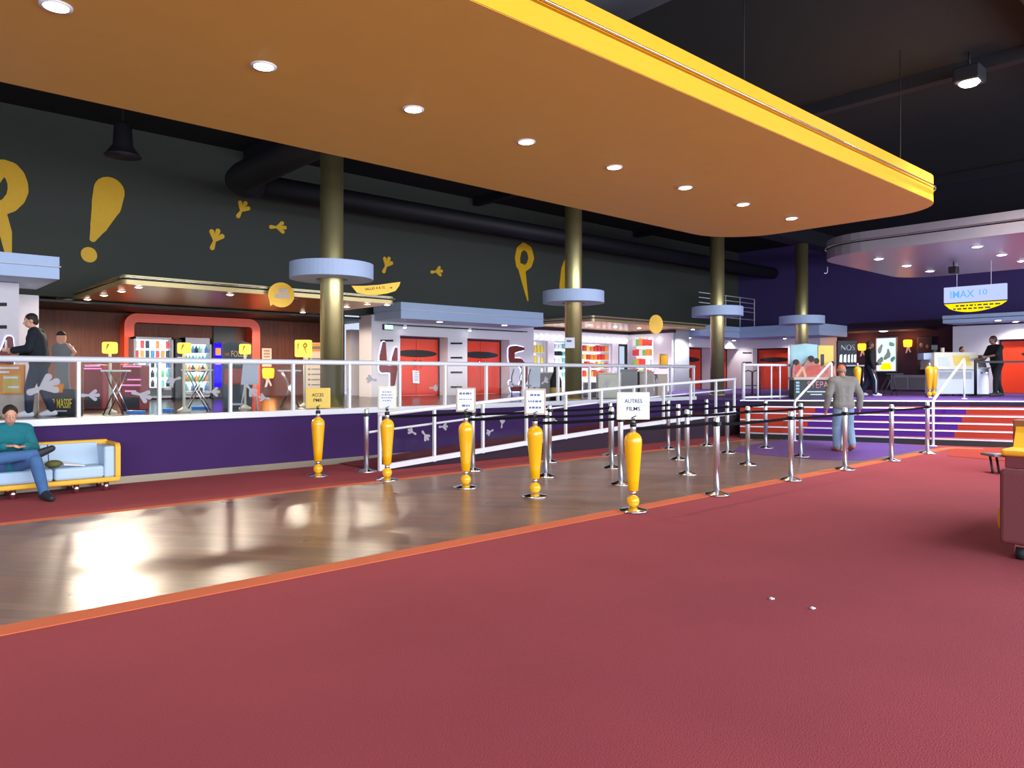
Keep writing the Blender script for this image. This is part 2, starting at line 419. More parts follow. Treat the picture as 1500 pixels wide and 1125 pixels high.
# ---- stairs: nosing k runs from under u=1175 to under u=1394, then on
ND = [(17.28, 16.0), (17.48, 16.43), (17.8, 16.75), (18.2, 17.2), (18.56, 17.8), (19.04, 18.66)]
RISE = PZ / 6
def nose(k, u):                                              # hall x, y of nosing k under photo column u
    dl, dr = ND[k]
    x0, y0 = (1175 - UC) / FPX * dl, dl; x1, y1 = (1394 - UC) / FPX * dr, dr
    r = (u - UC) / FPX; m = (y1 - y0) / (x1 - x0)
    Y = (y0 - m * x0) / (1 - m * r)
    return H(r * Y, Y)
UL, UR = 1084, 1660
TL = nose(5, UL); TR = nose(5, UR)

b = MB(); b.box((-14, -9.2, -0.2), (34, 23, 0.0)); struct(b.build('floor', 'burgundy'), 'burgundy carpet of the cinema lobby')
b = MB(); b.box((-14, 5.47, 0), (16.6, 9.1, 0.006)); struct(b.build('floor_parquet', 'parquet'), 'dark glossy wooden parquet strip through the carpet')
b = MB(); b.box((-14, 5.27, 0), (16.9, 5.47, 0.007)); b.slab([(16.9, 5.27), (16.9, 5.47), (17.3, 5.42), (17.6, 4.85), (17.4, 4.8), (17.15, 5.2)], 0, 0.007)
struct(b.build('trim_1', 'orange_carpet'), 'orange carpet stripe along the near side of the parquet')
b = MB(); b.box((-14, 9.1, 0), (15.9, 9.25, 0.007)); struct(b.build('trim_2', 'orange_carpet'), 'orange carpet stripe along the far side of the parquet')
b = MB(); b.slab([(13.15, 8.0), (13.0, 7.2), (13.05, 6.2), (13.5, 5.62), (17.2, 5.6), (17.4, 7.4), (16.6, 8.6), (14.2, 8.45)], 0.0, 0.012)
struct(b.build('floor_purple_carpet', 'purple_carpet'), 'purple carpet patch before the stairs')
a0 = [onz(1392, 657), onz(1480, 655), onz(1500, 668), onz(1480, 676), onz(1388, 668)]
b = MB(); b.slab([(p.x, p.y) for p in a0], 0, 0.006); struct(b.build('floor_orange_carpet', 'orange_red_carpet'), 'orange red carpet patch below the right stairs')

# platform and its front wall
b = MB()
b.slab([(-14, 11.5), (17.0, 11.5), (TL[0], TL[1]), (TR[0], TR[1]), (32.6, TR[1]), (32.6, 22.2), (-14, 22.2)], 0.0, PZ - 0.01)
struct(b.build('floor_platform_base', 'wall_purple'), 'purple carpeted side of the raised platform')
b = MB(); b.slab([(-14, 11.52), (17.0, 11.52), (17.0, 13.0), (17.0, 22.2), (-14, 22.2)], PZ - 0.01, PZ)
struct(b.build('floor_platform', 'dark_floor'), 'dark floor of the raised platform')
b = MB(); b.slab([(17.0, 11.52), (TL[0] + .02, TL[1] + .02), (TR[0], TR[1] + .02), (32.6, TR[1]), (32.6, 22.2), (17.0, 22.2)], PZ - 0.01, PZ + 0.001)
struct(b.build('floor_upper_carpet', 'purple_carpet'), 'purple carpet of the upper platform')
b = MB(); b.box((-14, 11.47, 0), (16.9, 11.5, 0.1)); struct(b.build('baseboard_platform', 'baseboard_metal'), 'metal baseboard of the purple platform wall')

# stairs
b = MB(); cuts = [UL, None, None, UR]
LB = [1173, 1178, 1183, 1189, 1194, 1199]; RB = [1392, 1398, 1403, 1409, 1415, 1420]
for k in range(6):
    us = [UL, LB[k], RB[k], UR]
    z0, z1 = k * RISE, (k + 1) * RISE
    for i in range(3):
        p, q = nose(k, us[i]), nose(k, us[i + 1])
        b.cur = 0 if k in (0, 5) else (1 if i == 1 else 2)
        b.add([(p[0], p[1], z0), (q[0], q[1], z0), (q[0], q[1], z1), (p[0], p[1], z1)], [(0, 1, 2, 3)])
    if k < 5:
        p, q = nose(k, UL), nose(k, UR); p2, q2 = nose(k + 1, UL), nose(k + 1, UR)
        b.cur = 3; b.add([(p[0], p[1], z1), (q[0], q[1], z1), (q2[0], q2[1], z1), (p2[0], p2[1], z1)], [(0, 1, 2, 3)])
        b.cur = 0; b.add([(p[0], p[1], 0), (p2[0], p2[1], 0), (p2[0], p2[1], z1), (p[0], p[1], z1)], [(0, 1, 2, 3)])
st = struct(b.build('floor_stairs', ['black', 'riser_purple', 'orange_red_carpet', 'burgundy']), 'wide stairs with purple and orange red risers')
for k in range(6):
    b = MB(); p, q = nose(k, UL), nose(k, UR); z = (k + 1) * RISE
    d = Vector((q[0] - p[0], q[1] - p[1], 0)).normalized(); n = Vector((-d.y, d.x, 0))
    if n.dot(Vector((FX, FY, 0))) < 0: n = -n
    P0 = Vector((p[0], p[1], z)) - n * 0.012; P1 = Vector((q[0], q[1], z)) - n * 0.012
    b.prism([P0 - Vector((0, 0, .022)), P1 - Vector((0, 0, .022)), P1 + Vector((0, 0, .006)), P0 + Vector((0, 0, .006))], n * 0.05)
    b.build('nosing', 'post_alu', st)

# ramp
RZ = [(6.34, 0.0), (8.0, .10), (10.2, .235), (12.7, .365), (16.7, .51), (17.0, .51)]
def rampz(x):
    for (xa, za), (xb, zb) in zip(RZ, RZ[1:]):
        if x <= xb: return za + (zb - za) * max(0, (x - xa)) / (xb - xa)
    return RZ[-1][1]
b = MB()
poly = [(x, z + 0.012) for x, z in RZ] + [(17.0, 0.0)]
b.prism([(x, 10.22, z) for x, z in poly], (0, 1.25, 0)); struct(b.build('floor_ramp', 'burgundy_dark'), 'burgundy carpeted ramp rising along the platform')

b = MB(); b.prism([(x, 10.2, z) for x, z in poly], (0, .021, 0)); struct(b.build('wall_ramp_side', 'ramp_side_shade'), 'purple side of the ramp, with shade in its colour')  # shade on the ramp side is put into this darker colour
# big walls, ceiling
b = MB(); b.box((-14, 19.5, 3.32), (32.6, 19.8, 7.6)); struct(b.build('wall_left', 'dark_wall'), 'dark grey upper wall with yellow letters')
b = MB(); b.box((-14, 21.9, PZ), (12.3, 22.2, 3.6)); struct(b.build('wall_wood', 'wood_wall'), 'brown wood panelled wall behind the machines')
b = MB(); b.box((-14, 19.5, 3.2), (12.3, 22.2, 3.25)); struct(b.build('ceiling_recess', 'black'))
b = MB(); b.box((32.6, -9.2, 3.72), (33, 22.2, 7.6)); w = struct(b.build('wall_back', 'purple_paint'), 'dark purple upper back wall')
b = MB(); b.box((32.65, -9.2, PZ - 0.02), (33, 22.2, 3.72)); struct(b.build('wall_back_lower', 'plum_paint'), 'dark plum lower back wall')
b = MB(); b.box((32.5, -9.2, 3.68), (32.65, 14.0, 3.76)); struct(b.build('trim_3', 'plum_paint'))
b = MB(); b.box((-14, -9.2, 7.5), (34, 23, 7.8)); struct(b.build('ceiling', 'ceiling_black'), 'black ceiling')
for i, (p, q) in enumerate((((15.9, -9.0), (15.9, 19.4)), ((8.0, -9.0), (8.0, 19.4)), ((24.5, -9.0), (24.5, 19.4)))):
    b = MB(); b.box((p[0] - .12, p[1], 7.25), (q[0] + .12, q[1], 7.5)); struct(b.build('ceiling_beam', 'duct_black'))
b = MB(); b.box((16.5, 12.55, 6.25), (31.4, 13.15, 6.75)); struct(b.build('ceiling_beam', 'duct_black'))
b = MB(); b.box((10, 2.9, 7.2), (31, 3.15, 7.5)); struct(b.build('ceiling_beam', 'duct_black'))

# glazed entrance front behind the camera: mullions and sill of the window that lets in the daylight
b = MB(); b.box((-14, -6.2, 0), (34, -6.0, 0.3)); b.box((-14, -6.2, 6.2), (34, -6.0, 7.5))
for i in range(17): b.box((-14 + 3 * i - .06, -6.2, .3), (-14 + 3 * i + .06, -6.0, 6.2))
struct(b.build('window_1', 'grey_cap'), 'glazed entrance front')

# ---- columns with ring shades
cz = [(6.89, 12.75), (13.75, 12.9), (20.25, 12.85), (25.75, 12.85)]
CN = ['in front of the wood panelled recess', 'in front of the lit candy shop', 'between the shop and the far red doors', 'beyond the yellow canopy, behind a film display']
for i, (x, y) in enumerate(cz):
    b = MB(); b.lathe([(0.215, 0), (0.215, 4.9 if i == 0 else 6.6 if i == 1 else 5.38)], n=40)
    t = thing('gold_column', 'round brushed gold column ' + CN[i], 'column', (x, y, PZ), 0, 'gold columns along the platform'); t['kind'] = 'structure'
    b.build('shaft', 'column_gold', t)
    b = MB(); b.lathe([(.24, 0), (.24, .05), (.216, .06)], n=32); b.build('base', 'gold_trim', t)
    t = thing('ring_shade', 'pale blue ring collar around the gold column ' + CN[i], 'ring shade', (x, y, 3.35), 0, 'ring shades on the columns')
    n = 56; b = MB(); vs = []; R, r0 = .78, .30
    for rr, zz in ((r0, 0), (R, 0), (R, .29), (r0, .29)):
        vs += [(rr * math.cos(2 * PI * j / n), rr * math.sin(2 * PI * j / n), zz) for j in range(n)]
    fs = [(a * n + j, a * n + (j + 1) % n, ((a + 1) % 4) * n + (j + 1) % n, ((a + 1) % 4) * n + j) for a in range(4) for j in range(n)]
    b.add(vs, fs); b.build('ring', 'pale_blue', t)
    b = MB(); b.lathe([(.218, .10), (.3, .10), (.3, .13), (.218, .13)], n=32); b.build('inner_bracket', 'rubber', t)

# ---- the yellow canopy
CZ = 4.74; yR, yL, xE = 4.91, 9.74, 15.75
t = thing('suspended_canopy', 'huge yellow suspended canopy with rounded end over the parquet', 'canopy', (0, 7.3, CZ))
def canopy(t, x0, y0, x1, y1, z, r, soffit, edge, h1, h2, inset=0.05, tube=True):
    b = MB(); b.slab(rounded(x0 + .012, y0 + .012, x1 - .012, y1 - .012, r), z, z + h1); b.build('soffit_panel', soffit, t, True)
    b = MB(); out = rounded(x0, y0, x1, y1, r); inn = rounded(x0 + inset, y0 + inset, x1 - inset, y1 - inset, [max(.01, q - inset) for q in (r if isinstance(r, list) else [r] * 4)])
    n = len(out)
    def band(za, zb, o, ii):
        vs = [(p[0], p[1], za) for p in o] + [(p[0], p[1], zb) for p in o] + [(p[0], p[1], zb) for p in ii] + [(p[0], p[1], za) for p in ii]
        b.add(vs, [(a * n + j, a * n + (j + 1) % n, ((a + 1) % 4) * n + (j + 1) % n, ((a + 1) % 4) * n + j) for a in range(4) for j in range(n)])
    band(z + .004, z + h1, out, inn); b.build('lower_fascia', edge, t, True)
    o2 = rounded(x0 + inset, y0 + inset, x1 - inset, y1 - inset, r); i2 = rounded(x0 + 2 * inset, y0 + 2 * inset, x1 - 2 * inset, y1 - 2 * inset, r)
    b = MB(); band(z + h1 - .004, z + h1 + .03, o2, i2); b.build('groove', 'rubber' if edge != 'canopy_yellow' else edge, t, True)
    b = MB(); band(z + h1 + .03, z + h1 + h2, out, inn); b.slab(rounded(x0 + .03, y0 + .03, x1 - .03, y1 - .03, r), z + h1 + h2 - .03, z + h1 + h2 - .01); b.build('upper_fascia', edge, t, True)
    if tube:
        b = MB(); op = [(p[0] + (.03 if p[0] > (x0 + x1) / 2 else -.03), p[1] + (.03 if p[1] > (y0 + y1) / 2 else -.03), z + h1 + .045) for p in out]
        b.tube(op, .014, 6, closed=True); b.build('edge_tube', 'chrome', t, True)
canopy(t, -9, yR, xE, yL, CZ, [1.35, .05, .05, 1.0], 'soffit_ochre', 'canopy_yellow', .23, .25)
for i, (x, y) in enumerate(((9.0, 5.3), (14.4, 5.3), (3.0, 5.3), (9.0, 9.3))):
    b = MB(); b.tube([(x, y, CZ + .46), (x, y, 7.5)], .008, 6); b.build('suspension_cable', 'rubber', t, True)

def downlight(p, label, group, r=.09, e='lamp_white', power=60, col=(1, .86, .66), cone=110, blend=.6, spot=True):
    t = thing('downlight', label, 'downlight', p, 0, group)
    b = MB(); b.lathe([(r * 1.3, -.012), (r * 1.3, 0), (r, 0.0), (r, -.012)], n=24); b.build('trim_ring', 'white_paint', t)
    b = MB(); b.lathe([(r, -.014), (r * .6, -.024), (.001, -.028)], n=20); b.build('lens', e, t)
    if spot:
        l = bpy.data.lights.new('downlight_beam', 'SPOT'); l.energy = power; l.color = col; l.spot_size = math.radians(cone); l.spot_blend = blend; l.shadow_soft_size = r
        o = bpy.data.objects.new('downlight_beam', l); COL.objects.link(o); o.location = (p[0], p[1], p[2] - .05); o.parent = None
    return t
for k in range(10):
    x = 1.36 + 1.86 * (k - 2)
    far = 9 - k
    downlight((x, 7.4, CZ), ('downlight in the yellow canopy, ' + (ORD[far] + ' from its rounded end' if far else 'the one closest to its rounded end')), 'downlights in the yellow canopy', r=.1, power=CANOPY_W)

# ---- copper canopy over the recess, copper canopy over the shop
t = thing('recess_canopy', 'flat gold edged canopy with copper underside over the vending recess', 'canopy', (4, 15.5, 3.28))
canopy(t, 3.95, 15.5, 10.1, 21.6, 3.28, .12, 'copper_soffit', 'gold_trim', .09, .09, .03)
for i, (u, v) in enumerate(((128, 438), (152, 432), (178, 426), (203, 420), (337, 431), (443.6, 457), (508, 449), (538, 445), (567, 446))):
    p = onz(u, v, 3.28)
    downlight(p, 'small downlight in the copper canopy, %s from the left' % ORD[i], 'downlights over the vending recess', r=.07, power=RECESS_W * (.35 if i > 5 else 1), e='lamp_white', cone=168, blend=.2)
t = thing('shop_canopy', 'gold edged canopy with shiny underside over the candy shop', 'canopy', (18.3, 16.3, 3.3))
canopy(t, 18.3, 16.3, 25.0, 19.55, 3.3, .12, 'copper_soffit', 'gold_trim', .09, .1, .03)
for i, (x, y) in enumerate(((19.6, 17.6), (21.0, 17.6), (22.4, 17.6), (24.6, 16.7))):
    downlight((x, y, 3.3), 'small downlight under the shop canopy, %s from the left' % ORD[i], 'downlights over the shop', r=.07, power=RECESS_W * 1.3, e='lamp_cool', col=(.95, .97, 1), cone=140)

# ---- silver canopy
t = thing('silver_canopy', 'brushed silver canopy with rounded corners over the upper platform', 'canopy', (18.2, 8.9, 4.5))
canopy(t, 18.2, -4.0, 24.5, 8.9, 4.5, [1.0, 1.3, 1.3, 1.0], 'silver_panel', 'silver_panel', .24, .24)
for i, (u, v) in enumerate(((1287, 379), (1328, 389), (1362, 397), (1431, 361), (1467, 373), (1497, 382), (1440, 392))):
    if i == 6: continue
    downlight(onz(u, v, 4.5), 'bright downlight in the silver canopy, %s from the left' % ORD[i], 'downlights in the silver canopy', r=.1, e='lamp_cool', power=SILVER_W, col=(.92, .95, 1))
# camera under the silver canopy
p = onz(1397, 384, 4.5)
t = thing('ceiling_camera', 'small black box camera hanging under the silver canopy', 'camera', p)
b = MB(); b.box((-.12, -.1, -.3), (.12, .1, -.12), .02); b.build('housing', 'black', t); b = MB(); b.tube([(0, 0, -.12), (0, 0, 0)], .02, 8); b.build('mount', 'rubber', t)
p = onz(1212, 391, 4.5)
t = thing('cable_hook', 'loose white cable end under the edge of the silver canopy', 'cable', p)
b = MB(); b.tube([(0, 0, 0), (0, 0, -.12), (-.03, 0, -.17), (-.1, .02, -.19), (-.14, .02, -.17)], .012, 6); b.build('cable', 'sticker', t)

# ---- door blocks
def slots(w, pts, fn):
    for u0, u1, v in pts:
        p, q = fn(u0, v), fn(u1, v)
        b = MB(); n = Vector((0, -.01, 0)) if abs(p.y - q.y) < .01 else Vector((-.01, 0, 0))
        b.prism([p + n + Vector((0, 0, -.03)), q + n + Vector((0, 0, -.03)), q + n + Vector((0, 0, .03)), p + n + Vector((0, 0, .03))], -n * .9); b.build('slot', 'rubber', w)
ZL = 2.72
def doors(name, p0, p1, n, label, lean='left', ztop=ZL, wz=2.2):
    # double door between hall points p0 and p1 (plan), n = outward plan direction
    p0 = Vector((p0[0], p0[1], 0)); p1 = Vector((p1[0], p1[1], 0)); n = Vector((n[0], n[1], 0)); ax = (p1 - p0).normalized(); L = (p1 - p0).length
    root = bpy.data.objects.new(name, None); COL.objects.link(root); root.matrix_basis = Matrix.Translation((p0 + p1) / 2 + Vector((0, 0, PZ)))
    struct(root, label)
    def quad(a, c, z0, z1, off, th, m, nm, par=root):
        b = MB(); A = p0 + ax * a + n * off; C = p0 + ax * c + n * off
        b.prism([A + Vector((0, 0, z0)), C + Vector((0, 0, z0)), C + Vector((0, 0, z1)), A + Vector((0, 0, z1))], -n * th); return b.build(nm, m, par, True)
    for i in range(2):
        a, c = (.06, L / 2 - .008) if i == 0 else (L / 2 + .008, L - .06)
        lf = quad(a, c, PZ + .01, ztop - .06, .0, .05, 'door_red', 'leaf')
        # half of the long black oval window
        b = MB(); half = min(.78, L / 2 - .12); pts = []
        for j in range(13):
            th = PI / 2 + PI * j / 12 if i == 0 else -PI / 2 + PI * j / 12
            s = -1 if i == 0 else 1
            xx = L / 2 + s * .01 + half * math.cos(th); pts.append(p0 + ax * xx + n * .004 + Vector((0, 0, wz + .115 * math.sin(th))))
        b.prism(pts, n * .012); b.build('oval_window', 'black', lf, True)
        hx = L / 2 + (-.12 if i == 0 else .12)
        b = MB(); c0 = p0 + ax * hx + n * .02
        b.tube([c0 + Vector((0, 0, PZ + .85)), c0 + n * .05 + Vector((0, 0, PZ + .87)), c0 + n * .06 + ax * .05 + Vector((0, 0, PZ + .98)), c0 + n * .06 + ax * .02 + Vector((0, 0, PZ + 1.1)), c0 + Vector((0, 0, PZ + 1.13))], .018, 8)
        b.build('handle', 'chrome', lf, True)
    quad(0, .06, PZ, ztop, .02, .1, 'plum_paint', 'jamb'); quad(L - .06, L, PZ, ztop, .02, .1, 'plum_paint', 'jamb'); quad(.06, L - .06, ztop - .06, ztop, .02, .1, 'plum_paint', 'head')
    return root
# block with rooms 4 and 5
W0 = 18.9
b = MB()
for xa, xb in ((11.5, 12.5), (14.3, 15.1), (16.95, 18.1)): b.box((xa, W0, PZ), (xb, 19.6, 3.3))
for xa, xb in ((12.5, 14.3), (15.1, 16.95)): b.box((xa, W0, ZL), (xb, 19.6, 3.3))
wd = struct(b.build('wall_doors', 'white_wall'), 'white wall with red double doors numbered 4 and 5')
slots(wd, [(660, 677, v) for v in (503, 524, 545.5, 567)] + [(557, 576, 499), (557, 565, 545.5), (558, 568, 569), (747, 758, 566)], lambda u, v: ony(u, v, W0))
doors('door_1', (12.5, 19.35), (14.3, 19.35), (0, -1), 'red double door with black oval window beside the number 4')
doors('door_2', (15.1, 19.35), (16.95, 19.35), (0, -1), 'red double door with black oval window beside the number 5')
def fascia(nm, x0, y0, x1, y1, z0, z1, label):
    b = MB(); zm = (z0 + z1) / 2
    b.box((x0, y0, z0), (x1, y1, zm - .012)); b.box((x0 + .03, y0 + .03, zm - .012), (x1 - .0, y1, zm + .012)); b.box((x0, y0, zm + .012), (x1, y1, z1))
    o = struct(b.build(nm, 'pale_blue'), label)
    b = MB(); b.tube([(x0 - .02, y0 - .02, zm + .02), (x1 + .02, y0 - .02, zm + .02)], .012, 6); b.build('edge_tube', 'white_paint', o); return o
fascia('trim_4', 11.6, 17.5, 17.2, 18.95, 3.12, 3.58, 'pale blue canopy over the doors 4 and 5')
b = MB(); b.tube([(11.9, 18.7, 3.02), (17.6, 18.7, 3.02)], .018, 6)
t = thing('track_rail', 'dark lighting track above the doors 4 and 5', 'light track', (11.9, 18.7, 3.02)); b.build('rail', 'rubber', t, True)
for i, (u, v) in enumerate(((644, 471), (739, 476))):
    downlight(onz(u, v, 3.12), '%s round downlight in the blue canopy over doors 4 and 5' % ('left' if i == 0 else 'right'), 'downlights over doors 4 and 5', r=.09, e='lamp_cool', power=BLOCK_W, col=(1, .93, .9), cone=150)
for i, (u, v) in enumerate(((593, 478), (688, 482.5))):
    q = ony(u, v, 18.7)
    t = thing('track_spot', '%s small track spot on the dark track above the doors' % ('left' if i == 0 else 'right'), 'track spot', q, 0, 'track spots over doors 4 and 5')
    b = MB(); b.lathe([(.05, -.04), (.06, .02), (.03, .05)], n=16); b.build('head', 'white_paint', t); b = MB(); b.lathe([(.045, -.055), (.045, -.041)], n=16); b.build('lens', 'lamp_cool', t)
# block with room 6 and the cross wall behind it
b = MB(); W6 = 18.5; XC = 30.9
b.box((25.2, W6, PZ), (26.9, 19.5, 3.3)); b.box((28.8, W6, PZ), (29.3, 19.5, 3.3)); b.box((26.9, W6, ZL), (28.8, 19.5, 3.3)); b.box((29.3, W6, ZL), (XC, 19.5, 3.3))
wd6 = struct(b.build('wall_doors_far', 'white_wall'), 'white wall with the red doors of room 6')
doors('door_3', (26.9, 19.1), (28.8, 19.1), (0, -1), 'far red door just right of the number 6')
doors('door_4', (29.3, 19.1), (30.9, 19.1), (0, -1), 'far red door behind the third gold column')
b = MB(); b.box((XC, 14.6, PZ), (32.5, 16.05, 3.3)); b.box((XC, 17.75, PZ), (32.5, 19.5, 3.3)); b.box((XC, 16.05, ZL), (32.5, 17.75, 3.3))
wdc = struct(b.build('wall_cross', 'white_wall'), 'white cross wall with a red door behind the glass railing')
doors('door_5', (XC + .4, 17.75), (XC + .4, 16.05), (-1, 0), 'red door in the white cross wall behind the glass railing')
slots(wdc, [(1088, 1101, 517), (1088, 1101, 531)], lambda u, v: onx(u, v, XC))
fascia('trim_5', 25.5, 17.0, 28.5, 19.45, 3.1, 3.56, 'pale blue canopy over the far red doors')
b = MB(); zm = 3.33
b.box((28.5, 13.5, 3.1), (31, 19.4, zm - .012)); b.box((28.53, 13.53, zm - .012), (31, 19.4, zm + .012)); b.box((28.5, 13.5, zm + .012), (31, 19.4, 3.56)); struct(b.build('trim_6', 'pale_blue'), 'pale blue canopy over the red door of the cross wall')
for i, (u, v) in enumerate(((1010, 499), (1075, 503.5), (1149.5, 500))):
    q = ony(u, v, 18.3) if i < 2 else onx(u, v, 30.3)
    q.z = min(q.z, 3.05)
    downlight(Vector((q.x, q.y, 3.1)), ['small downlight above the number 6', 'small downlight above the far doors beside the third gold column', 'small downlight above the red door of the cross wall'][i], None, r=.07, e='lamp_cool', power=BLOCK_W * .5, col=(1, .93, .9), cone=150)
# left block with room 3
b = MB(); b.box((-6, 15.2, PZ), (2.24, 16.2, 3.12)); b.box((-6, 16.2, PZ), (2.7, 17.4, 3.02))
wl = struct(b.build('wall_doors_near', 'white_wall'), 'white wall at the left edge with a red number')
slots(wl, [(-4, 10, 446), (-4, 10, 479)], lambda u, v: ony(u, v, 15.2))
fascia('trim_7', -6, 14.2, 2.66, 16.2, 3.13, 3.5, 'pale blue canopy at the left edge')
b = MB(); p, q = ony(514, 467, 20.6), ony(532, 467, 20.6); b.box((p.x, 20.6, PZ), (q.x, 20.9, 2.95)); struct(b.build('wall_panel', 'white_wall'), 'narrow white wall panel right of the first column')
# right block (doors at the right edge)
b = MB(); b.box((30.2, -8, PZ), (31.4, 5.0, 3.3)); b.box((30.2, 7.9, PZ), (31.4, 9.3, 3.3)); b.box((30.2, 5.0, ZL + .05), (31.4, 7.9, 3.3))
struct(b.build('wall_doors_right', 'white_wall'), 'white wall with the bright red door at the right edge')
doors('door_6', (30.5, 7.9), (30.5, 5.0), (-1, 0), 'bright red double door at the right edge behind the counter', ztop=ZL + .05, wz=2.25)
b = MB(); b.box((29.0, -8, 3.35), (31.4, 9.25, 3.48)); b.box((28.96, -8, 3.5), (31.4, 9.25, 3.62)); struct(b.build('trim_8', 'pale_blue'), 'pale blue canopy over the right doors')
for i, (u, v) in enumerate(((1462, 469), (1487.5, 481.5))):
    q = onz(u, v, 3.35) if i == 0 else Vector((29.7, onx(u, v, 29.7).y, 3.35))
    downlight(q, ['downlight under the right blue canopy beside the hanging sign', 'downlight over the bright red door at the right edge'][i], None, r=.09, e='lamp_cool', power=BLOCK_W * .8, col=(1, .95, .95), cone=150)
# small ceiling lamp by the lit film poster
q = onx(1294, 485.5, 31.6)
b = MB(); b.box((31.0, 10.6, q.z + .02), (32.6, 14.2, q.z + .12)); struct(b.build('ceiling_soffit', 'plum_paint'))
downlight(Vector((q.x, q.y, q.z + .02)), 'oval white downlight above the lit film poster', None, r=.16, e='lamp_cool', power=12)
# ================================================================ RAILINGS
def foot(mb, c, s, ang, fr, th):                             # three-toed bird footprint on a plane
    def P(r, a): return (c[0] + r * math.cos(a), c[1] + r * math.sin(a))
    base = P(0, 0)
    for a, L in ((ang + .62, .62), (ang, .72), (ang - .62, .62), (ang + PI, .5)):
        mb.stroke([P(.05 * s, a), P(L * s * .8, a)], [.075 * s, .13 * s], fr, th, 6)
GZ = 1.75
t = thing('glass_railing', 'long white glass railing with bird footprints along the platform edge', 'railing', (8, 11.5, PZ))
b = MB(); b.tube([(-3, 11.5, GZ), (17.0, 11.5, GZ)], .042, 12); b.build('top_rail', 'white_paint', t, True)
b = MB(); b.box((-6, 11.42, .86), (17.0, 11.56, .955), .01); b.build('kerb', 'white_paint', t, True)
posts = [2.38 + 1.042 * k for k in range(-3, 15)]
for x in posts:
    b = MB(); b.box((x - .022, 11.47, .955), (x + .022, 11.53, GZ - .03)); b.build('post', 'white_paint', t, True)
FT = [(60, 568, 44, 25), (130, 579, 24, 0), (205, 578, 28, -20), (256, 556, 20, 200), (310, 574, 20, 0), (337, 573, 32, -60), (366, 570, 22, -50), (388, 583, 17, 170), (431, 552, 22, 60),
      (515, 575, 16, 150), (545, 556, 18, 170), (585, 568, 20, 0), (634, 568, 15, 0), (711, 563, 19, -60), (745, 566, 16, 40), (797, 559, 15, 30), (890, 562, 14, 60), (960, 560, 12, 20), (1010, 560, 12, 100)]
def footpanels(t, pans, fts, y, zf, glass='glass'):
    for x0, x1 in pans:
        b = MB(); zb0, zt0, zb1, zt1 = zf(x0)[0], zf(x0)[1], zf(x1)[0], zf(x1)[1]
        b.prism([(x0, y - .004, zb0), (x1, y - .004, zb1), (x1, y - .004, zt1), (x0, y - .004, zt0)], (0, .008, 0))
        g = b.build('glass_panel', glass, t, True)
        for u, v, s, an in fts:
            p = ony(u, v, y); 
            if not (x0 <= p.x < x1): continue
            d = p.x * FX + p.y * FY
            b = MB(); foot(b, (p.x, p.z), s * d / FPX * .85, math.radians(an), lambda q, w: Vector((q, y - .006, w)), (0, -.003, 0))
            b.build('footprint_sticker', 'footprint_grey', g, True)
footpanels(t, [(posts[i] + .03, posts[i + 1] - .03) for i in range(len(posts) - 1)], FT, 11.5, lambda x: (.99, GZ - .05))

yr = 10.2
t = thing('ramp_railing', 'white sloping railing on the outer side of the ramp', 'railing', (6.34, yr, 0))
HR = [(6.34, .9), (9.0, 1.07), (12.0, 1.24), (17.0, 1.43)]
def hz(x):
    for (a, za), (c, zc) in zip(HR, HR[1:]):
        if x <= c: return za + (zc - za) * max(0, x - a) / (c - a)
    return HR[-1][1]
xs = [6.34 + .5 * i for i in range(21)] + [16.9]
b = MB(); b.tube([(x, yr, hz(x)) for x in xs], .035, 10); b.build('top_rail', 'white_paint', t, True)
b = MB(); b.tube([(6.2, yr + .09, .62)] + [(x, yr + .09, hz(x) - .27) for x in xs], .02, 8); b.build('hand_rail', 'white_paint', t, True)
b = MB(); pts = [(x, yr - .03, rampz(x) + .0) for x in xs] + [(x, yr - .03, rampz(x) + .085) for x in reversed(xs)]
for i in range(len(xs) - 1):
    a, c = xs[i], xs[i + 1]
    b.prism([(a, yr - .03, rampz(a) + .01), (c, yr - .03, rampz(c) + .01), (c, yr - .03, rampz(c) + .095), (a, yr - .03, rampz(a) + .095)], (0, .06, 0))
b.build('stringer', 'white_paint', t, True)
rp = [6.36 + 1.072 * k for k in range(10)] + [16.85]
for x in rp:
    b = MB(); b.box((x - .022, yr - .025, rampz(x) if x > 6.4 else 0), (x + .022, yr + .025, hz(x))); b.build('post', 'white_paint', t, True)
FR = [(604, 633, 16, 150), (622, 637, 18, -50), (648, 625, 16, 0), (718, 632, 14, 200), (735, 621, 14, 80), (772, 622, 13, 20), (812, 615, 13, 150), (690, 634, 12, 60)]
footpanels(t, [(rp[i] + .03, rp[i + 1] - .03) for i in range(len(rp) - 1)], FR, yr, lambda x: (rampz(x) + .13, hz(x) - .06))

# glass railing at the head of the stairs
p0, p1 = atd(1089, 19.4, z=PZ), atd(1164, 20.6, z=PZ)
t = thing('stair_head_railing', 'white framed glass railing at the left head of the stairs', 'railing', (p0.x, p0.y, PZ))
def seg(a, b_, f): return a + (b_ - a) * f
b = MB(); b.tube([p0 + Vector((0, 0, .92)), p1 + Vector((0, 0, .92))], .035, 10); b.build('top_rail', 'white_paint', t, True)
b = MB(); b.tube([p0 + Vector((0, 0, .06)), p1 + Vector((0, 0, .06))], .03, 8); b.build('bottom_rail', 'white_paint', t, True)
for f in (0, .27, .53, .7, 1):
    b = MB(); q = seg(p0, p1, f); r = .045 if f == 0 else .022; b.tube([q, q + Vector((0, 0, .94 if f else .97))], r, 10); b.build('post', 'white_paint', t, True)
b = MB(); n = Vector((0, .004, 0)); b.prism([p0 + Vector((0, 0, .1)) - n, p1 + Vector((0, 0, .1)) - n, p1 + Vector((0, 0, .88)) - n, p0 + Vector((0, 0, .88)) - n], n * 2); b.build('glass_panel', 'glass', t, True)

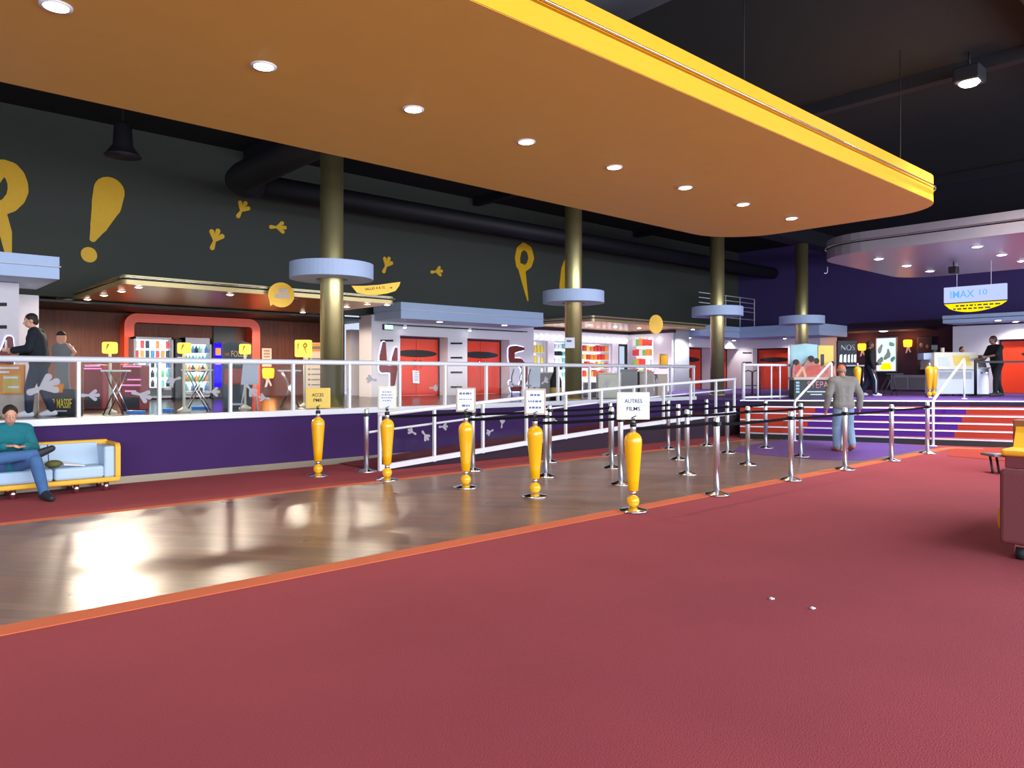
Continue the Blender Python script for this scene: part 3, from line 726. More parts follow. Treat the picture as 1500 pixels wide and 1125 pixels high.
# stair handrails
def handrail(label, bot, bend, top, foot_):
    t = thing('stair_handrail', label, 'handrail', bot, 0, 'white stair handrails')
    b = MB(); b.tube([bot, Vector((bot.x, bot.y, bend.z - .06)), bend, seg(bend, top, .98), top], .028, 10); b.build('rail', 'white_paint', t, True)
    b = MB(); b.tube([foot_, Vector((foot_.x, foot_.y, top.z - .02))], .026, 10); b.build('post', 'white_paint', t, True)
    for q in (bot, foot_):
        b = MB(); b.lathe([(.075, 0), (.075, .012), (.03, .02)], (q.x, q.y, q.z), 20); b.build('flange', 'white_paint', t, True)
handrail('white stair handrail on the left, behind the row of belt posts', atd(1164, 17.05, z=0), atd(1165, 17.1, z=.93), atd(1217, 19.9, z=1.86), atd(1218, 19.9, z=PZ))
handrail('white stair handrail on the right, in front of the white counter', atd(1367, 15.9, z=0), atd(1368, 15.95, z=1.0), atd(1412, 20.1, z=1.95), atd(1412.5, 20.1, z=PZ))

# ================================================================ QUEUE POSTS
ROWS = {'near': 5.27, 'second': 6.65, 'third': 7.92, 'far': 9.2}
ROWX = {'near': [8.29, 10.23, 12.02, 13.91, 15.67], 'second': [8.05, 9.64, 11.41, 13.29, 15.01], 'third': [7.83, 9.36, 11.21, 12.83, 14.30], 'far': [7.46, 9.20, 10.83, 12.67, 13.84]}
RL = {'near': 'behind the AUTRES FILMS sign', 'second': 'behind the second yellow sign post from right', 'third': 'behind the middle yellow sign post', 'far': 'beside the ramp'}
def belt_post():
    t = thing('belt_post', 'x', 'belt post', (0, 0, 0))
    b = MB(); b.lathe([(.165, 0), (.165, .012), (.15, .022), (.06, .045), (.04, .06)], n=32); b.build('base', 'chrome', t)
    b = MB(); b.lathe([(.038, .05), (.038, .985), (.032, 1.0)], n=20); b.build('tube', 'post_alu', t)
    b = MB(); b.box((-.045, -.045, .875), (.045, .045, .935), .012); b.build('belt_head', 'black', t)
    return t
proto = None
def put_post(x, y, label, g='belt posts of the queue'):
    global proto
    if proto is None:
        proto = belt_post(); proto.matrix_basis = Matrix.Translation((x, y, .006)); proto['label'] = label; proto['group'] = g; return proto
    return dup(proto, (x, y, .006), 0, label, g)
heads = {}
for r, xsr in ROWX.items():
    for i, x in enumerate(xsr):
        y = ROWS[r] if (r, i) != ('far', 4) else 9.05
        z = put_post(x, y, '%s silver belt post in the row %s' % (ORD[i], RL[r]))
        heads.setdefault(r, []).append((x, y, z))
z = put_post(6.15, 10.26, 'silver belt post standing alone between the purple wall and the ramp railing'); z.location.z = 0.0
def belt(x0, y0, x1, y1, par, z=.905):
    b = MB(); p = Vector((x0, y0, z)); q = Vector((x1, y1, z)); d = (q - p).normalized(); n = Vector((-d.y, d.x, 0)) * .003
    K = 8; pr = []
    for i in range(K + 1):
        f = i / K; c = p + (q - p) * f; c.z -= .012 * 4 * f * (1 - f); pr.append(c)
    for i in range(K):
        a, c = pr[i], pr[i + 1]; h = Vector((0, 0, .02))
        b.prism([a - n - h, c - n - h, c - n + h, a - n + h], n * 2)
    b.build('belt', 'belt_black', par, True)
SIGNX = {'near': (6.61, 5.28), 'second': (6.46, 6.72), 'third': (6.27, 7.88), 'far': (5.86, 9.2)}
for r, hs in heads.items():
    for (x0, y0, o0), (x1, y1, o1) in zip(hs, hs[1:]):
        if not (r == 'second' and x0 > 13): belt(x0 + .045, y0, x1 - .045, y1, o0)

# ---- yellow exclamation sign posts
def sign_post(x, y, label, w, h, paper, lines, rot, zc=None, z0=.006):
    t = thing('sign_post', label, 'sign post', (x, y, z0), rot, 'yellow sign posts at the queue heads')
    b = MB(); b.lathe([(.17, 0), (.17, .012), (.155, .02), (.05, .045)], n=36); b.build('base', 'chrome', t)
    b = MB(); b.ball((0, 0, .112), .072, 20, 12); b.build('ball', 'yellow_gloss', t)
    b = MB(); b.lathe([(.034, .17), (.034, .235)], n=20); b.build('collar', 'chrome', t)
    b = MB(); prof = [(.052, .228), (.058, .232)] + [(.058 + (.1 - .058) * f, .232 + .53 * f) for f in (.25, .5, .75, 1)] + [(.1 * math.cos(a), .79 + .105 * math.sin(a)) for a in [i * PI / 16 for i in range(0, 8)]] + [(.02, .896)]
    b.lathe(prof, n=32); b.build('cone', 'yellow_gloss', t)
    b = MB(); b.lathe([(.033, .88), (.033, .985)], n=20); b.build('tube', 'post_alu', t)
    b = MB(); b.lathe([(.036, .95), (.036, .99), (.02, 1.0)], n=20); b.build('belt_head', 'black', t)
    z0 = 1.03
    b = MB(); b.box((-w / 2, -.012, z0), (w / 2, .012, z0 + h), .008); f = b.build('sign_frame', paper[0], t)
    b = MB(); b.box((-w / 2 + .022, -.016, z0 + .022), (w / 2 - .022, -.011, z0 + h - .022)); b.build('sheet', paper[1], t)
    b = MB(); b.box((-.018, -.02, z0 - .02), (.018, .02, z0 + .015)); b.tube([(-.02, -.022, z0 + .02), (.03, -.022, z0 + .045)], .006, 6); b.build('clip', 'black', t)
    for kind, s_, zz, hh, ww in lines:
        if kind == 'T': text(s_, hh, 'ink', t, (0, -.0165, z0 + zz * h), w=ww)
        else:
            b = MB(); x_ = -ww / 2
            while x_ < ww / 2:
                q = random.uniform(.012, .05); b.box((x_, -.018, z0 + zz * h - hh / 2), (min(x_ + q, ww / 2), -.0155, z0 + zz * h + hh / 2)); x_ += q + .012
            b.build('print', 'ink_blue', t)
    return t
cf = camface()
s1 = sign_post(5.35, 10.33, 'yellow sign post reading ACCES PMR, nearest to the purple wall', .37, .31, ('paper_yellow', 'paper_yellow'), [('T', 'ACCES', .66, .05, .17), ('T', 'PMR', .4, .05, .13)], cf + .1, z0=0)
s2 = sign_post(5.86, 9.2, 'yellow sign post with small portrait notice, next to the ACCES PMR sign', .27, .34, ('ivory', 'paper'), [('B', '', .75, .012, .13), ('B', '', .62, .012, .16), ('B', '', .5, .012, .16), ('B', '', .38, .012, .12)], cf)
s3 = sign_post(6.27, 7.88, 'yellow sign post third from the left, notice with two bold lines and a thin one', .27, .33, ('beige', 'paper'), [('B', '', .76, .026, .17), ('B', '', .52, .01, .18), ('B', '', .26, .026, .1)], cf)
s4 = sign_post(6.46, 6.72, 'yellow sign post second from the right, notice with three rows of print', .27, .33, ('beige', 'paper'), [('B', '', .76, .024, .12), ('B', '', .52, .022, .17), ('B', '', .28, .024, .15)], cf)
s5 = sign_post(6.61, 5.28, 'tall yellow sign post reading AUTRES FILMS, nearest to the camera', .375, .31, ('ivory', 'paper'), [('T', 'AUTRES', .68, .045, .2), ('T', 'FILMS', .4, .045, .155)], cf + .06)
for s, r in ((s5, 'near'), (s4, 'second'), (s3, 'third'), (s2, 'far')):
    x, y = SIGNX[r]; x1, y1, _ = heads[r][0]; belt(x + .04, y, x1 - .045, y1, s, .93)

# ================================================================ UPPER WALL: letters, footprints, ducts
YW = 19.5
def wallfr(p, q): return ony(p, q, YW - .002)
TH = (0, -.02, 0)
def wall_letter(nm, label, strokes, cat='wall letter', group='yellow wall letters', polys=()):
    b = MB()
    for pts, rs in strokes:
        P = [ony(u, v, YW - .002) for u, v in pts]; rr = []
        for (u, v), r in zip(pts, rs): rr.append(r * (P[0].x * FX + P[0].y * FY) / FPX)
        b.stroke([(p.x, p.z) for p in P], rr, lambda a, c: Vector((a, YW - .002, c)), TH, 10)
    for poly in polys: b.prism([ony(u, v, YW - .002) for u, v in poly], TH)
    return tag(b.build(nm, 'letter_yellow'), label, cat, group)
wall_letter('wall_letter', 'large yellow letter R cut off by the left edge', [([(-12, 300), (-17, 284), (-15, 264), (-4, 248), (6, 246), (15, 250), (22, 258), (26, 269), (26.5, 279), (23, 290), (14, 300), (3, 305), (-8, 308)], [10, 11, 12, 12, 12, 13, 13, 13, 13, 12, 11, 10, 9]), ([(2, 305), (8, 340), (12, 370)], [5, 8, 4.5])])
wall_letter('wall_exclamation', 'large yellow exclamation mark on the dark wall', [([(160, 280), (156, 300), (145, 330), (136, 350)], [20.5, 19.5, 11.5, 4.5]), ([(130, 372.5), (130.5, 374)], [10.5, 10.5])])
wall_letter('wall_letter', 'yellow letter P on the dark wall left of the second column', [([(759, 389), (757.5, 378), (760, 366), (767, 360.5), (775, 366), (778, 378), (775, 388), (767, 395), (761, 392)], [4.5, 5, 5, 5, 5.5, 5.5, 5, 4, 4]), ([(764, 393), (768, 415), (773, 440)], [7, 4.5, 1.2])])
wall_letter('wall_letter', 'yellow letter half hidden behind the second column', [([(832, 372), (826, 395), (824, 420)], [2, 6, 7])])
for i, (u, v, s, an, lb) in enumerate(((353, 309, 26, 62, 'uppermost, right above the others'), (405, 333, 24, 5, 'rightmost of the left three, toes to the right'), (314, 353, 30, 72, 'lowest of the left three'), (565, 390, 24, 66, 'right beside the first ring shade'), (638, 398, 20, 10, 'between the first column and the letter P'))):
    p = ony(u, v, YW); d = p.x * FX + p.y * FY; b = MB()
    foot(b, (p.x, p.z), s * d / FPX * .92, math.radians(an), lambda a, c: Vector((a, YW - .002, c)), TH)
    tag(b.build('wall_footprint', 'letter_yellow'), 'yellow bird footprint on the dark wall, ' + lb, 'footprint', 'yellow footprints on the wall')

def duct(nm, label, pts, r):
    b = MB(); b.tube(pts, r, 24); o = tag(b.build(nm, 'duct_black'), label, 'duct'); return o
duct('air_duct', 'thick black air duct running from the canopy to the dark wall', [(6.9, 3.0, 6.15), (6.9, 16.9, 6.15), (6.95, 17.3, 6.15), (7.15, 17.55, 6.15), (7.5, 17.62, 6.2)], .34)
duct('air_duct', 'long thinner black air duct running along the dark wall', [(7.5, 17.62, 6.2), (32.5, 17.62, 6.3)], .26)
p = onz(180, 229, 5.6)
t = thing('pendant_lamp', 'black conical pendant lamp hanging above the exclamation mark', 'lamp', p)
b = MB(); b.lathe([(.32, 0), (.3, .02), (.17, .2), (.15, .55), (.1, .62)], n=32); b.build('shade', 'duct_black', t)
b = MB(); b.tube([(0, 0, .6), (0, 0, 7.5 - p.z)], .015, 6); b.build('cord', 'rubber', t)
# bright ceiling floodlight on the right
p = onz(1420, 124, 6.9)
t = thing('ceiling_floodlight', 'bright white floodlight on the black ceiling at the right', 'lamp', p)
b = MB(); b.box((-.22, -.22, .03), (.22, .22, .3), .03); b.build('housing', 'duct_black', t); b = MB(); b.lathe([(.13, -.01), (.17, .03)], n=24); b.build('lens', 'flood', t)
b = MB(); b.tube([(0, 0, .3), (0, 0, 7.5 - p.z)], .02, 6); b.build('stem', 'rubber', t)
l = bpy.data.lights.new('floodlight_beam', 'SPOT'); l.energy = FLOOD_W; l.color = (.95, .97, 1); l.spot_size = math.radians(120); l.spot_blend = .8; l.shadow_soft_size = .15
o = bpy.data.objects.new('floodlight_beam', l); COL.objects.link(o); o.location = (p.x, p.y, p.z - .05)
# roof railing
t = thing('roof_railing', 'white four bar railing on the roof above the far doors', 'railing', (29, 17.9, 3.58))
q0, q1 = ony(1062, 433, 17.9), ony(1105, 437, 17.9)
for v0, v1 in ((433, 437), (440, 443.5), (447, 450), (453.5, 456), (465, 467.5)):
    za, zb = ony(1062, v0, 17.9), ony(1105, v1, 17.9); b = MB(); b.tube([(q0.x - 2, 17.9, za.z), (q1.x, 17.9, za.z)], .022, 6); b.build('bar', 'white_paint', t, True)
for u in (1084, 1105, 1063):
    q = ony(u, 435, 17.9); b = MB(); b.tube([(q.x, 17.9, 3.56), (q.x, 17.9, q0.z)], .025, 6); b.build('post', 'white_paint', t, True)

# ---- numbers of the rooms (back-lit)
def number(label, fn, strokes, n, sc):
    t = thing('room_number', label, 'room number', fn(*strokes[0][0][0]), 0, 'back-lit room numbers')
    n = Vector(n)
    for part, m, grow, off, th in (('halo', 'halo_blue', 1.3, .015, .01), ('face', 'number_red', 0, .06, .045)):
        b = MB()
        for pts, rs in strokes:
            P = [fn(u, v) for u, v in pts]; d = P[0].x * FX + P[0].y * FY; ax = Vector((-n.y, n.x, 0)); ax = ax if ax.dot(Vector((RX, RY, 0))) > 0 else -ax
            O = P[0]; c2 = [((p - O).dot(ax), p.z - O.z) for p in P]
            b.stroke(c2, [(r * 1.15 + grow) * d / FPX for r in rs], lambda a, c: O + ax * a + n * off + Vector((0, 0, c)), -n * th, 8)
        b.build(part, m, t, True)
    return t
f4 = lambda u, v: ony(u, v, W0)
number('back-lit dark red number 4 left of the first door', f4, [([(561.5, 503), (560, 522), (560, 540)], [2.2, 5, 5.5]), ([(579, 511), (577, 525), (575.5, 540)], [1.8, 4, 4.2]), ([(559, 540), (570, 541), (583, 540)], [4.5, 4.5, 2.6]), ([(575.5, 541), (574, 560), (572, 573)], [5, 3.4, 1.6])], (0, -1, 0), 1)
number('back-lit dark red number 5 right of the second door', f4, [([(765, 511), (755, 511), (748, 513)], [2, 4, 5]), ([(748, 513), (748, 524), (748, 529)], [5, 5, 4]), ([(748, 529), (760, 530), (767, 538), (767, 556), (760, 570)], [4, 4.5, 5, 4.5, 3]), ([(760, 570), (750, 569), (746, 560)], [3, 4, 2])], (0, -1, 0), 1)
f6 = lambda u, v: ony(u, v, W6)
number('back-lit dark red number 6 left of the far red door', f6, [([(1007, 517), (1000, 517), (996, 523), (995, 535), (996, 550), (1002, 557), (1008, 553), (1008, 543), (1001, 539)], [1.6, 3, 3.2, 3.4, 3.2, 2.6, 2.4, 2.4, 1.6])], (0, -1, 0), 1)
number('back-lit dark red number cut off by the left edge', lambda u, v: ony(u, v, 15.2), [([(13, 497), (11, 512), (6, 530), (3, 545)], [4, 6.5, 10, 11]), ([(3, 545), (-8, 552)], [9, 6])], (0, -1, 0), 1)

# exit signs
def exit_sign(p, label, m, n=(0, -1, 0), w=.34, h=.17):
    t = thing('exit_sign', label, 'exit sign', p, 0 if n[1] else -PI / 2)
    b = MB(); b.box((-w / 2, -.06, 0), (w / 2, 0, h), .008); b.build('case', 'black', t)
    b = MB(); b.box((-w / 2 + .05, -.068, .02), (w / 2 - .01, -.058, h - .02)); b.build('panel', m, t)
exit_sign(ony(567, 483.5, W0), 'small green lit exit sign on the white wall above the number 4', 'exit_green')
exit_sign(ony(1000, 504, W6), 'small warm lit exit sign above the number 6', 'exit_warm')
# hanging signs
p = ony(412, 432, 15.3)
t = thing('bubble_sign', 'round yellow speech bubble sign on the gold canopy edge left of the first column', 'hanging sign', p, -.35)
pts = [(.27 * math.cos(a) * 1.02, .27 * math.sin(a)) for a in [2 * PI * i / 28 for i in range(28)]]
k = 17; pts[k] = (-.22, -.25)
b = MB(); b.prism([(x, 0, z) for x, z in pts], (0, .06, 0)); b.build('plate', 'sign_gold', t)
b = MB()
for zz, x0_, x1_ in ((.09, -.06, .12), (-.03, -.13, .16)):
    x = x0_
    while x < x1_: q = random.uniform(.025, .05); b.box((x, -.004, zz - .045), (x + q, .002, zz + .045)); x += q + .012
b.build('print', 'sticker', t)
b = MB(); b.tube([(-.2, .03, .02), (-.36, .12, .02)], .012, 6); b.tube([(.2, .03, -.06), (.36, .12, -.06)], .012, 6); b.build('bracket', 'chrome', t)
p = ony(552, 422, 15.4)
t = thing('leaf_sign', 'yellow boat shaped sign with arrow above the gold canopy, right of the first column', 'hanging sign', (p.x, p.y, p.z), -.2)
D = (p.x * FX + p.y * FY) / FPX * 1.22
def rel(u, v): return ((u - 552) * D * .95, (422 - v) * D / 1.22)
poly = [rel(*q) for q in ((519, 421), (535, 420), (555, 417), (570, 413.5), (584, 410.5), (582, 417), (577, 424.5), (566, 429), (552, 432), (538, 432.5), (526, 430.5))]
b = MB(); b.prism([(x, 0, z) for x, z in poly], (0, .05, 0)); b.build('plate', 'sign_gold', t)
o = text('SALLES 4 À 12 →' if False else 'SALLES 4 À 12', .075, 'ink', t, (-.05, -.002, .0), rot=(PI / 2, math.radians(-9), 0), w=.5)
b = MB(); x, z = rel(569, 420.5); b.prism([(x, -.002, z + .008), (x + .04, -.002, z + .012), (x + .04, -.002, z + .03), (x + .08, -.002, z + .005), (x + .04, -.002, z - .02), (x + .04, -.002, z - .004), (x, -.002, z - .008)], (0, -.004, 0)); b.build('arrow', 'number_red', t)
b = MB(); b.tube([(-.1, .03, -.05), (-.1, .1, 3.5 - p.z - .05)], .012, 6); b.tube([(.1, .03, -.05), (.1, .1, 3.5 - p.z - .05)], .012, 6); b.build('bracket', 'chrome', t)
p = ony(961, 475, 16.15)
t = thing('round_sign', 'round yellow sign on the edge of the shop canopy', 'hanging sign', p, -.5)
b = MB(); b.prism([(.27 * math.cos(2 * PI * i / 32), 0, .34 * math.sin(2 * PI * i / 32)) for i in range(32)], (0, .06, 0)); b.build('plate', 'sign_gold', t)
b = MB(); b.tube([(.1, .06, -.1), (.2, .22, -.1)], .012, 6); b.build('bracket', 'chrome', t)
p = onx(1178, 480, 28.3)
# hanging light box
xs_ = 22.0; a, c = onx(1383.5, 423, xs_), onx(1475, 415, xs_)
t = thing('hanging_light_box', 'pale blue lit sign box with a yellow lower sign hanging over the counter', 'hanging sign', ((a + c) / 2), 0)
y0, y1 = c.y, a.y; zt = 3.87; zb = 3.46
b = MB(); b.box((xs_ - .05, y0, zb), (xs_ + .05, y1, zt), .006); b.build('light_box', ['sign_blue'], t, True)
text('IMAX', .19, 'ink_glow', t, (-.056, y1 - .44 - t.location.y, (zt + zb) / 2 - t.location.z + .0), rot=(PI / 2, 0, -PI / 2), w=.56)
text('10', .14, 'ink_glow', t, (-.056, y1 - .93 - t.location.y, (zt + zb) / 2 - t.location.z + .02), rot=(PI / 2, 0, -PI / 2), w=.18)
b = MB(); N = 14; po = [(y1, zb - .035)] + [(y1 + (y0 - y1) * (.02 + .96 * i / N), zb - .06 - .21 * math.sin(PI * (i / N) ** .8) ** .7) for i in range(1, N)] + [(y0, zb - .035)]
b.prism([(xs_ - .03, y, z) for y, z in po], (.06, 0, 0)); b.build('lower_sign', 'sign_yellow', t, True)
for zz, ya, yb in ((zb - .1, .28, 1.3), (zb - .18, .22, 1.1)):
    b = MB(); yy = y1 - ya
    while yy > y1 - yb: q = random.uniform(.03, .13); b.box((xs_ - .036, yy - q, zz - .02), (xs_ - .03, yy, zz + .02)); yy -= q + .035
    b.build('print', 'ink', t, True)
for yy in (y1 - .3, y0 + .35):
    b = MB(); b.tube([(xs_, yy, zt), (xs_, yy, 4.5)], .008, 6); b.build('cable', 'sticker', t, True)
# ================================================================ ON THE PLATFORM, LEFT
def P2(u, v): return onz(u, v, PZ)
# orange arch frame on the wood wall
t = thing('arch_frame', 'thick orange red rounded frame around the vending machines', 'frame', ony(280, 580, 21.9))
xl, xr = ony(180, 500, 21.6).x, ony(378, 500, 21.6).x; zt_ = ony(200, 459.5, 21.6).z
out = [(xl, PZ)] + [(xl + .32 - .32 * math.cos(a), zt_ - .32 + .32 * math.sin(a)) for a in [i * PI / 16 for i in range(9)]] + [(xr - .32 + .32 * math.sin(a), zt_ - .32 + .32 * math.cos(a)) for a in [i * PI / 16 for i in range(9)]] + [(xr, PZ)]
w_ = .24
inn = [(xl + w_, PZ)] + [(xl + w_ + .1 - .1 * math.cos(a), zt_ - w_ - .1 + .1 * math.sin(a)) for a in [i * PI / 16 for i in range(9)]] + [(xr - w_ - .1 + .1 * math.sin(a), zt_ - w_ - .1 + .1 * math.cos(a)) for a in [i * PI / 16 for i in range(9)]] + [(xr - w_, PZ)]
b = MB(); n = len(out); vs = [(x, 21.45, z) for x, z in out] + [(x, 21.45, z) for x, z in inn] + [(x, 21.92, z) for x, z in out] + [(x, 21.92, z) for x, z in inn]
fs = []
for i in range(n - 1): fs += [(i, i + 1, n + i + 1, n + i), (2 * n + i, 3 * n + i, 3 * n + i + 1, 2 * n + i + 1), (i, 2 * n + i, 2 * n + i + 1, i + 1), (n + i, n + i + 1, 3 * n + i + 1, 3 * n + i)]
b.add(vs, fs); b.build('frame', 'arch_orange', t, True)
b = MB(); b.box((xl + 3.1 if False else ony(312, 500, 21.88).x, 21.84, PZ), (ony(344, 500, 21.88).x, 21.9, 3.0)); b.build('dark_backing', 'black', t, True)

# vending machines
def product_row(y, xs, z, kinds, label, grp, hh=.12, r=.028, nm='drink_bottle'):
    for i, x in enumerate(xs):
        m = kinds[i % len(kinds)]; b = MB()
        if nm == 'drink_bottle': b.lathe([(r, 0), (r, hh * .6), (r * .4, hh * .85), (r * .4, hh)], (0, 0, 0), 10)
        else: b.box((-r, -.02, 0), (r, .02, hh), .008)
        o = b.build(nm, m); o.location = (x, y, z); tag(o, label % ORD[i], 'drink' if nm == 'drink_bottle' else 'snack', grp)
def vending(nm, label, u0, u1, vtop, vz0, vz1, rows, who):
    y = 20.95; x0, x1 = ony(u0, 500, y).x, ony(u1, 500, y).x; zt = ony((u0 + u1) / 2, vtop, y).z
    za, zb_ = ony((u0 + u1) / 2, vz1, y).z, ony((u0 + u1) / 2, vz0, y).z
    t = thing(nm, label, 'vending machine', ((x0 + x1) / 2, y + .35, PZ))
    b = MB(); b.box((x0, y + .32, PZ + .04), (x1, y + .75, zt)); b.box((x0, y, PZ + .04), (x0 + .05, y + .35, zt)); b.box((x1 - .05, y, PZ + .04), (x1, y + .35, zt)); b.box((x0, y, zb_), (x1, y + .35, zt)); b.box((x0, y, PZ + .04), (x1, y + .35, za))
    b.build('cabinet', 'machine_grey', t, True)
    b = MB(); b.box((x0 + .06, y - .012, PZ + .1), (x1 - .06, y, za - .06)); b.build('lower_panel', 'board_dark', t, True)
    b = MB(); b.box((x0 + .25, y - .02, PZ + .14), (x1 - .25, y - .01, PZ + .3)); b.build('delivery_flap', 'black', t, True)
    b = MB(); b.box((x0 + .05, y + .29, za), (x1 - .05, y + .315, zb_)); b.build('lit_back', 'vending_glow', t, True)
    b = MB(); b.box((x0 + .05, y + .02, za), (x1 - .05, y + .03, zb_)); b.build('front_glass', 'glass', t, True)
    dz = (zb_ - za) / len(rows)
    for i, (kinds, nm2) in enumerate(rows):
        z = za + .02 + dz * (len(rows) - 1 - i); b = MB(); b.box((x0 + .05, y + .06, z - .015), (x1 - .05, y + .28, z)); b.build('shelf', 'white_paint', t, True)
        if kinds:
            k = 7; xs = [x0 + .11 + (x1 - x0 - .22) * j / (k - 1) for j in range(k)]
            product_row(y + .12, xs, z + .001, kinds, ('small bottle' if nm2 == 'drink_bottle' else 'snack packet') + ', %s from left on the ' + ORD[i] + ' shelf of the ' + who, 'goods in the ' + who, min(.2, dz * .78), .046, nm2)
    for z in (PZ,):
        for xx in (x0 + .06, x1 - .1): b = MB(); b.box((xx, y + .05, z), (xx + .04, y + .12, z + .045)); b.build('foot', 'rubber', t, True)
    return x0, x1, zt
A = ['snack_white', 'snack_red', 'black', 'snack_white', 'snack_orange']; Bk = ['snack_teal', 'snack_white', 'snack_blue', 'black']
vending('vending_machine', 'tall brightly lit vending machine on the left inside the orange frame', 196, 254, 494, 497, 568, [(A, 'snack_packet'), (['snack_red', 'snack_orange', 'black', 'snack_blue'], 'snack_packet'), (Bk, 'drink_bottle'), (['snack_teal', 'snack_green', 'snack_teal', 'black'], 'drink_bottle'), (['black', 'snack_white', 'snack_teal'], 'drink_bottle')], 'left vending machine')
vending('vending_machine', 'brightly lit drinks machine on the right inside the orange frame', 269, 310, 495, 504, 574, [(Bk, 'drink_bottle'), (['snack_teal', 'snack_green', 'snack_blue'], 'drink_bottle'), (['snack_yellow', 'snack_orange', 'black'], 'drink_bottle'), (['snack_orange', 'snack_green', 'snack_teal'], 'drink_bottle'), (Bk, 'drink_bottle')], 'right vending machine')
x0, x1 = ony(255, 500, 21.2).x, ony(268, 500, 21.2).x
t = thing('payment_column', 'narrow dark payment column between the two vending machines', 'payment column', ((x0 + x1) / 2, 21.3, PZ))
b = MB(); b.box((x0, 21.1, PZ), (x1, 21.6, 2.5), .01); b.build('body', 'board_dark', t, True)
b = MB(); b.box((x0 + .05, 21.08, 2.15), (x1 - .05, 21.1, 2.38)); b.build('picture', 'poster_orange', t, True); b = MB(); b.box((x0 + .05, 21.08, 1.85), (x1 - .05, 21.1, 2.02)); b.build('label_plate', 'sticker', t, True)
x0, x1 = ony(312.5, 500, 20.9).x, ony(325.5, 500, 20.9).x
t = thing('blue_photo_machine', 'narrow machine glowing deep blue at the right end inside the orange frame', 'machine', ((x0 + x1) / 2, 21.1, PZ))
b = MB(); b.box((x0, 20.9, PZ), (x1, 21.4, 2.44), .02); b.build('body', 'board_dark', t, True)
b = MB(); b.box((x0 + .02, 20.88, PZ + .3), (x1 - .02, 20.9, 2.42)); b.build('lit_front', 'blue_glow', t, True)
b = MB(); b.box((x0 + .05, 20.865, 2.08), (x1 - .05, 20.88, 2.28)); b.build('picture', 'poster_orange', t, True); b = MB(); b.box((x0 + .05, 20.865, 1.82), (x1 - .05, 20.88, 1.98)); b.build('label_plate', 'text_pink', t, True)

# lamp signs on poles
def lamp_sign(u, vb, u0, u1, v0, v1, label, marks):
    p = P2(u, vb); d = p.x * FX + p.y * FY
    t = thing('lamp_sign', label, 'lamp sign', p, camface(), 'lit yellow lamp signs')
    w = (u1 - u0) * d / FPX; zt = (VH - v0) * d / FPX + EYE - PZ; zb = (VH - v1) * d / FPX + EYE - PZ; cx = ((u0 + u1) / 2 - u) * d / FPX
    b = MB(); b.lathe([(.12, 0), (.11, .03), (.05, .06), (.022, .09)], n=24); b.build('base', 'ivory', t)
    b = MB(); b.lathe([(.026, .06), (.026, zb + .01)], n=14); b.build('pole', 'ivory', t)
    b = MB(); b.box((cx - w / 2, -.09, zb), (cx + w / 2, .09, zt), .03); b.build('lamp_shade', 'sign_glow', t)
    b = MB(); fr = lambda a, c: Vector((cx + a * w, -.092, (zt + zb) / 2 + c * (zt - zb)))
    for pts, r in marks: b.stroke(pts, [q for q in r], fr, (0, -.004, 0))
    b.build('mark', 'sign_gold', t)
ex = [([(.1, .25), (-.05, -.12)], [.09, .03])]
# marks are drawn in shares of the shade; the stroke helper wants lengths, so frames scale them
lamp_sign(161, 605.5, 152.5, 169.5, 501, 518, 'square yellow lamp sign on a pole left of the orange frame', ex)
lamp_sign(269.5, 603, 262, 278, 502, 518, 'yellow lamp sign on a pole in front of the two vending machines', ex)
lamp_sign(359, 599, 352, 366, 504, 519, 'yellow lamp sign on a pole before the film display with a white board', ex)
lamp_sign(446, 596, 433, 456, 498, 523, 'largest yellow lamp sign on a pole, beside the menu banner', [([(-.25, .25), (-.28, -.05)], [.05, .02]), ([(.08, .18), (.2, .3), (.3, .18), (.2, .06), (.1, .1)], [.05, .05, .05, .05, .04]), ([(.14, .08), (.27, -.3)], [.05, .015])])
# little folding tables
def fold_table(u0, u1, v, vb, label):
    p = P2((u0 + u1) / 2, vb); d = p.x * FX + p.y * FY; w = max(.36, (u1 - u0) * d / FPX)
    zt = EYE + (VH - v) * d / FPX - PZ
    t = thing('folding_table', label, 'table', p, camface() + .2, 'small folding tables behind the railing')
    b = MB(); b.box((-w / 2, -.2, zt - .03), (w / 2, .2, zt), .01); b.build('table_top', 'white_paint', t)
    for sy in (-.14, .14):
        for s in (-1, 1):
            b = MB(); b.tube([(s * w * .42, sy + s * .012, .0), (-s * w * .36, sy + s * .012, zt - .03)], .012, 6); b.build('leg', 'chrome', t)
    b = MB(); b.tube([(0, -.14, zt * .47), (0, .14, zt * .47)], .01, 6); b.build('cross_bar', 'chrome', t)
fold_table(157, 183, 542, 607, 'small white folding table left of the vending machines, behind the first lamp sign')
fold_table(270, 308, 541, 602, 'small folding table before the right vending machine')
fold_table(409, 440, 542, 597, 'small white folding table beside the menu banner')
# white board on a stand
p = P2(366, 600); d = p.x * FX + p.y * FY
t = thing('board_easel', 'plain white board on a three legged easel before the film display', 'easel', p, camface(), None)
w = 25 * d / FPX; zt = EYE + (VH - 533) * d / FPX - PZ; zb = EYE + (VH - 563.5) * d / FPX - PZ
b = MB(); b.prism([(-w / 2, -.03, zb), (w / 2, -.03, zb), (w / 2 - .02, 0.06, zt), (-w / 2 + .01, .06, zt)], (0, .02, 0)); b.build('board', 'panel_grey', t)
for q in ((-.16, -.05), (.17, -.05), (.02, .3)):
    b = MB(); b.tube([(q[0], q[1], 0), (q[0] * .3, .06, zt - .02)], .011, 6); b.build('leg', 'sticker', t)
